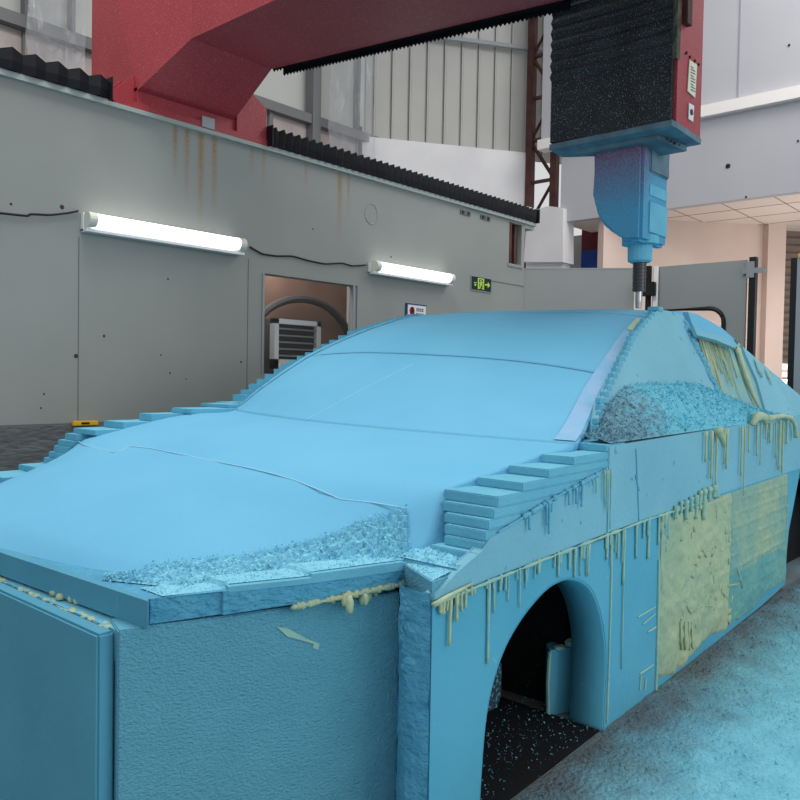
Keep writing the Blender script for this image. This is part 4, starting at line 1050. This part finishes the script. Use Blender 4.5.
ma = N.new('ShaderNodeMath'); ma.operation = 'MULTIPLY_ADD'; L.new(no.outputs[0], ma.inputs[0]); ma.inputs[1].default_value = 1.2; L.new(sp.outputs[0], ma.inputs[2])
mr = N.new('ShaderNodeMapRange'); mr.inputs[1].default_value = 3.45; mr.inputs[2].default_value = 3.8; L.new(ma.outputs[0], mr.inputs[0])
mx = N.new('ShaderNodeMix'); mx.data_type = 'RGBA'; L.new(mr.outputs[0], mx.inputs[0]); mx.inputs[6].default_value = sr(112, 156, 174); mx.inputs[7].default_value = sr(112, 196, 218)
L.new(mx.outputs[2], N['Principled BSDF'].inputs['Base Color'])
# belt pile against the glass slab
crest = [(2.56, 1.00), (2.62, 1.01), (2.72, 1.06), (2.86, 1.115), (3.0, 1.160), (3.15, 1.175), (3.3, 1.180), (3.55, 1.182), (3.85, 1.185), (4.0, 1.16), (4.13, 1.128), (4.45, 1.062), (4.8, 1.01), (5.0, 1.0)]
def belt(u, v):
    x = lerp(2.50, 4.95, u); zc = pw(crest, x); a = S(x, .984+.006*(x-2.5), -.004); b = gxz(x, zc, .004)
    p = a.lerp(b, v); p.z += .035*math.sin(PI*v)*min(1, (zc-.98)/.12); return p
pile('foam_shavings', belt, 240, 46, pb, 'heap of blue-grey foam shavings on the belt ledge against the side glass slab', 'shavings', .010, 30, 5200, .007, 5)
# band of shavings over the right front of the hood
def hit(px, py):
    r_ = FW + RT*((px-400)/800) - UPV*((py-400)/800); best = None; t = 1.2
    while t < 4.5:
        q = EYE + r_*t
        if q.z <= hood_z(q.x, q.y): return q
        t += .004
    return q
RIM_ = [at(px, py, Z=.700) for px, py in ((100, 581), (165, 588), (225, 585), (300, 578), (360, 573), (408, 566))]
CRP = ((112, 578), (165, 566), (245, 556), (310, 541), (364, 520), (407, 509))
RIM = []; CRE = []
def hoodp(u, v):
    i = min(int(u*5), 4); t = u*5-i
    p = RIM[i].lerp(RIM[i+1], t).lerp(CRE[i].lerp(CRE[i+1], t), v*(1+.05*nz(u*20, 3)))
    p.z = hood_z(p.x, p.y) + .001
    return p
def build_hz():
    tab = {}
    for i in range(0, 321):
        u = i/40
        for j in range(0, 241):
            p = body(u, -1+2*j/240); tab.setdefault((round(p.x/.02), round(p.y/.02)), []).append(p.z)
    return {k: max(v) for k, v in tab.items()}
HZ = build_hz()
def hood_z(x, y):
    k = (round(x/.02), round(y/.02)); s = []
    for a in (-1, 0, 1):
        for b in (-1, 0, 1):
            if (k[0]+a, k[1]+b) in HZ: s.append(HZ[(k[0]+a, k[1]+b)])
    return max(.690, sum(s)/len(s) if s else .690)
RIM += [hit(px, py) for px, py in ((100, 580), (165, 587), (225, 584), (300, 577), (360, 572), (408, 566))]
CRE += [hit(*q) for q in CRP]
bm = bmesh.new(); tube(bm, [hit(*q)-Vector((0, 0, .0008)) for q in ((78, 441), (84, 445), (100, 449), (113, 452), (122, 450), (132, 446), (150, 448), (175, 453), (200, 458), (225, 463), (250, 468), (275, 474), (295, 480), (320, 490), (340, 499), (370, 502), (395, 506), (405, 508))], .0024, 6)
obj('hood_shut_line', bm, line_l, CAR, smooth=True)
pile('foam_shavings', hoodp, 150, 40, chip, 'band of bright blue shavings lying over the hood front corner', 'shavings', .009, 34, 2600, .005, 8)
def nosep(u, v):
    x = lerp(1.0, 1.66, u); yb_ = pw([(.96, 1.60), (1.12, 1.54), (1.30, 1.465), (1.585, 1.385), (1.7, 1.36)], x)
    y = lerp(yb_+.006, yb_+.10, v); return Vector((x, y, (.691 if x < 1.14 else (.703 if x < 1.335 else .712))+.0015*v))
pile('foam_shavings', nosep, 110, 16, chip, 'thin pale shavings strewn along the nose slab rim', 'shavings', .003, 40, 900, .003, 9)
def stairp(u, v):
    x = lerp(1.60, 1.70, u); y = lerp(S(x, 0).y+.01, 1.42, v); return Vector((x, y, .717+.02*u*v))
pile('foam_shavings', stairp, 30, 30, chip, 'small drift of shavings at the foot of the foam stair steps', 'shavings', .004, 40, 500, .004, 10)
def cornp(u, v):
    a, b, c, d = Vector((1.59, 1.374, .703)), Vector((1.512, 1.216, .703)), Vector((1.61, 1.224, .712)), Vector((1.67, 1.40, .706))
    return a.lerp(b, v).lerp(d.lerp(c, v), u)
pile('foam_shavings', cornp, 24, 30, chip, 'thin shavings on the small corner ledge in front of the lowest foam step', 'shavings', .003, 40, 400, .003, 13)
# floor dust
flo = mat('blue_dust_on_floor', sr(116, 192, 214), .95, var=sr(132, 208, 228), vscale=9, bump=1.0, bscale=70, speck=sr(150, 210, 226), sscale=90, samt=.68, detail=8)
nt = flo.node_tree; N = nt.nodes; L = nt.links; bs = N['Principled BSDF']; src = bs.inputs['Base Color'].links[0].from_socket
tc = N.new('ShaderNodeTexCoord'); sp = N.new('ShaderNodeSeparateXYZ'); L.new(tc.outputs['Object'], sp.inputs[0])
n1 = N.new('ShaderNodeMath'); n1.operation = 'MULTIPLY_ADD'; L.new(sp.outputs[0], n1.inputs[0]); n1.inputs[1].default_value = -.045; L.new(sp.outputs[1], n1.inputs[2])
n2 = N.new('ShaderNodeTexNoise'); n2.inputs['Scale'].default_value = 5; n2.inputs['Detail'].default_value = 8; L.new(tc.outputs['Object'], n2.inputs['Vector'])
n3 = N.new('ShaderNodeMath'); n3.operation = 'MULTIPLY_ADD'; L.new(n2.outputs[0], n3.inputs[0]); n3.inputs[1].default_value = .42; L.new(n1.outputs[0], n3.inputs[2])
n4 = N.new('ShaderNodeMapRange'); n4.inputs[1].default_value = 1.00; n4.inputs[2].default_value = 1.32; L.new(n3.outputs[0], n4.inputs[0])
n5 = N.new('ShaderNodeMix'); n5.data_type = 'RGBA'; L.new(n4.outputs[0], n5.inputs[0]); L.new(src, n5.inputs[6]); n5.inputs[7].default_value = sr(104, 118, 124)  # bare grey concrete beside the car, also standing in for its shadow
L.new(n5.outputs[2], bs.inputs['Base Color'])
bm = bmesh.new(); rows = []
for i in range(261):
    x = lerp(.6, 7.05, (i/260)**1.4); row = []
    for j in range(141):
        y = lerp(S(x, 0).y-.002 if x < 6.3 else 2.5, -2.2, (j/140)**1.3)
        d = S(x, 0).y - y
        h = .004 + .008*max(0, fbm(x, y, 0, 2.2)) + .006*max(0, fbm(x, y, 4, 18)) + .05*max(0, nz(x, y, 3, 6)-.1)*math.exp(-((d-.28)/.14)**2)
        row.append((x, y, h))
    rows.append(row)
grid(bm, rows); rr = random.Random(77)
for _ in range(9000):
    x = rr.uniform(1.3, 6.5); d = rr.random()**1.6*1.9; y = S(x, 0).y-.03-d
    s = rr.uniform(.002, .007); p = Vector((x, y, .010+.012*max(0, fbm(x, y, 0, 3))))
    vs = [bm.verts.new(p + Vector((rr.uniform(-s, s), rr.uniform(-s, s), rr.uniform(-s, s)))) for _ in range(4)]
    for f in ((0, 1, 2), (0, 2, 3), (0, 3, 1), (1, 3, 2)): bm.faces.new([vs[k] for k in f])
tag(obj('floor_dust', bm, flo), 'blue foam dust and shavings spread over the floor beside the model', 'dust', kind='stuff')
bm = bmesh.new(); rr = random.Random(78)
for _ in range(900):
    x = rr.uniform(1.7, 2.6); y = rr.uniform(1.27, 1.6); s = rr.uniform(.002, .006); p = Vector((x, y, .004))
    vs = [bm.verts.new(p + Vector((rr.uniform(-s, s), rr.uniform(-s, s), rr.uniform(-s, s)))) for _ in range(4)]
    for f in ((0, 1, 2), (0, 2, 3), (0, 3, 1), (1, 3, 2)): bm.faces.new([vs[k] for k in f])
tag(obj('loose_chips', bm, chip_gray), 'loose pale chips on the dark floor inside the wheel arch', 'chips', kind='stuff')
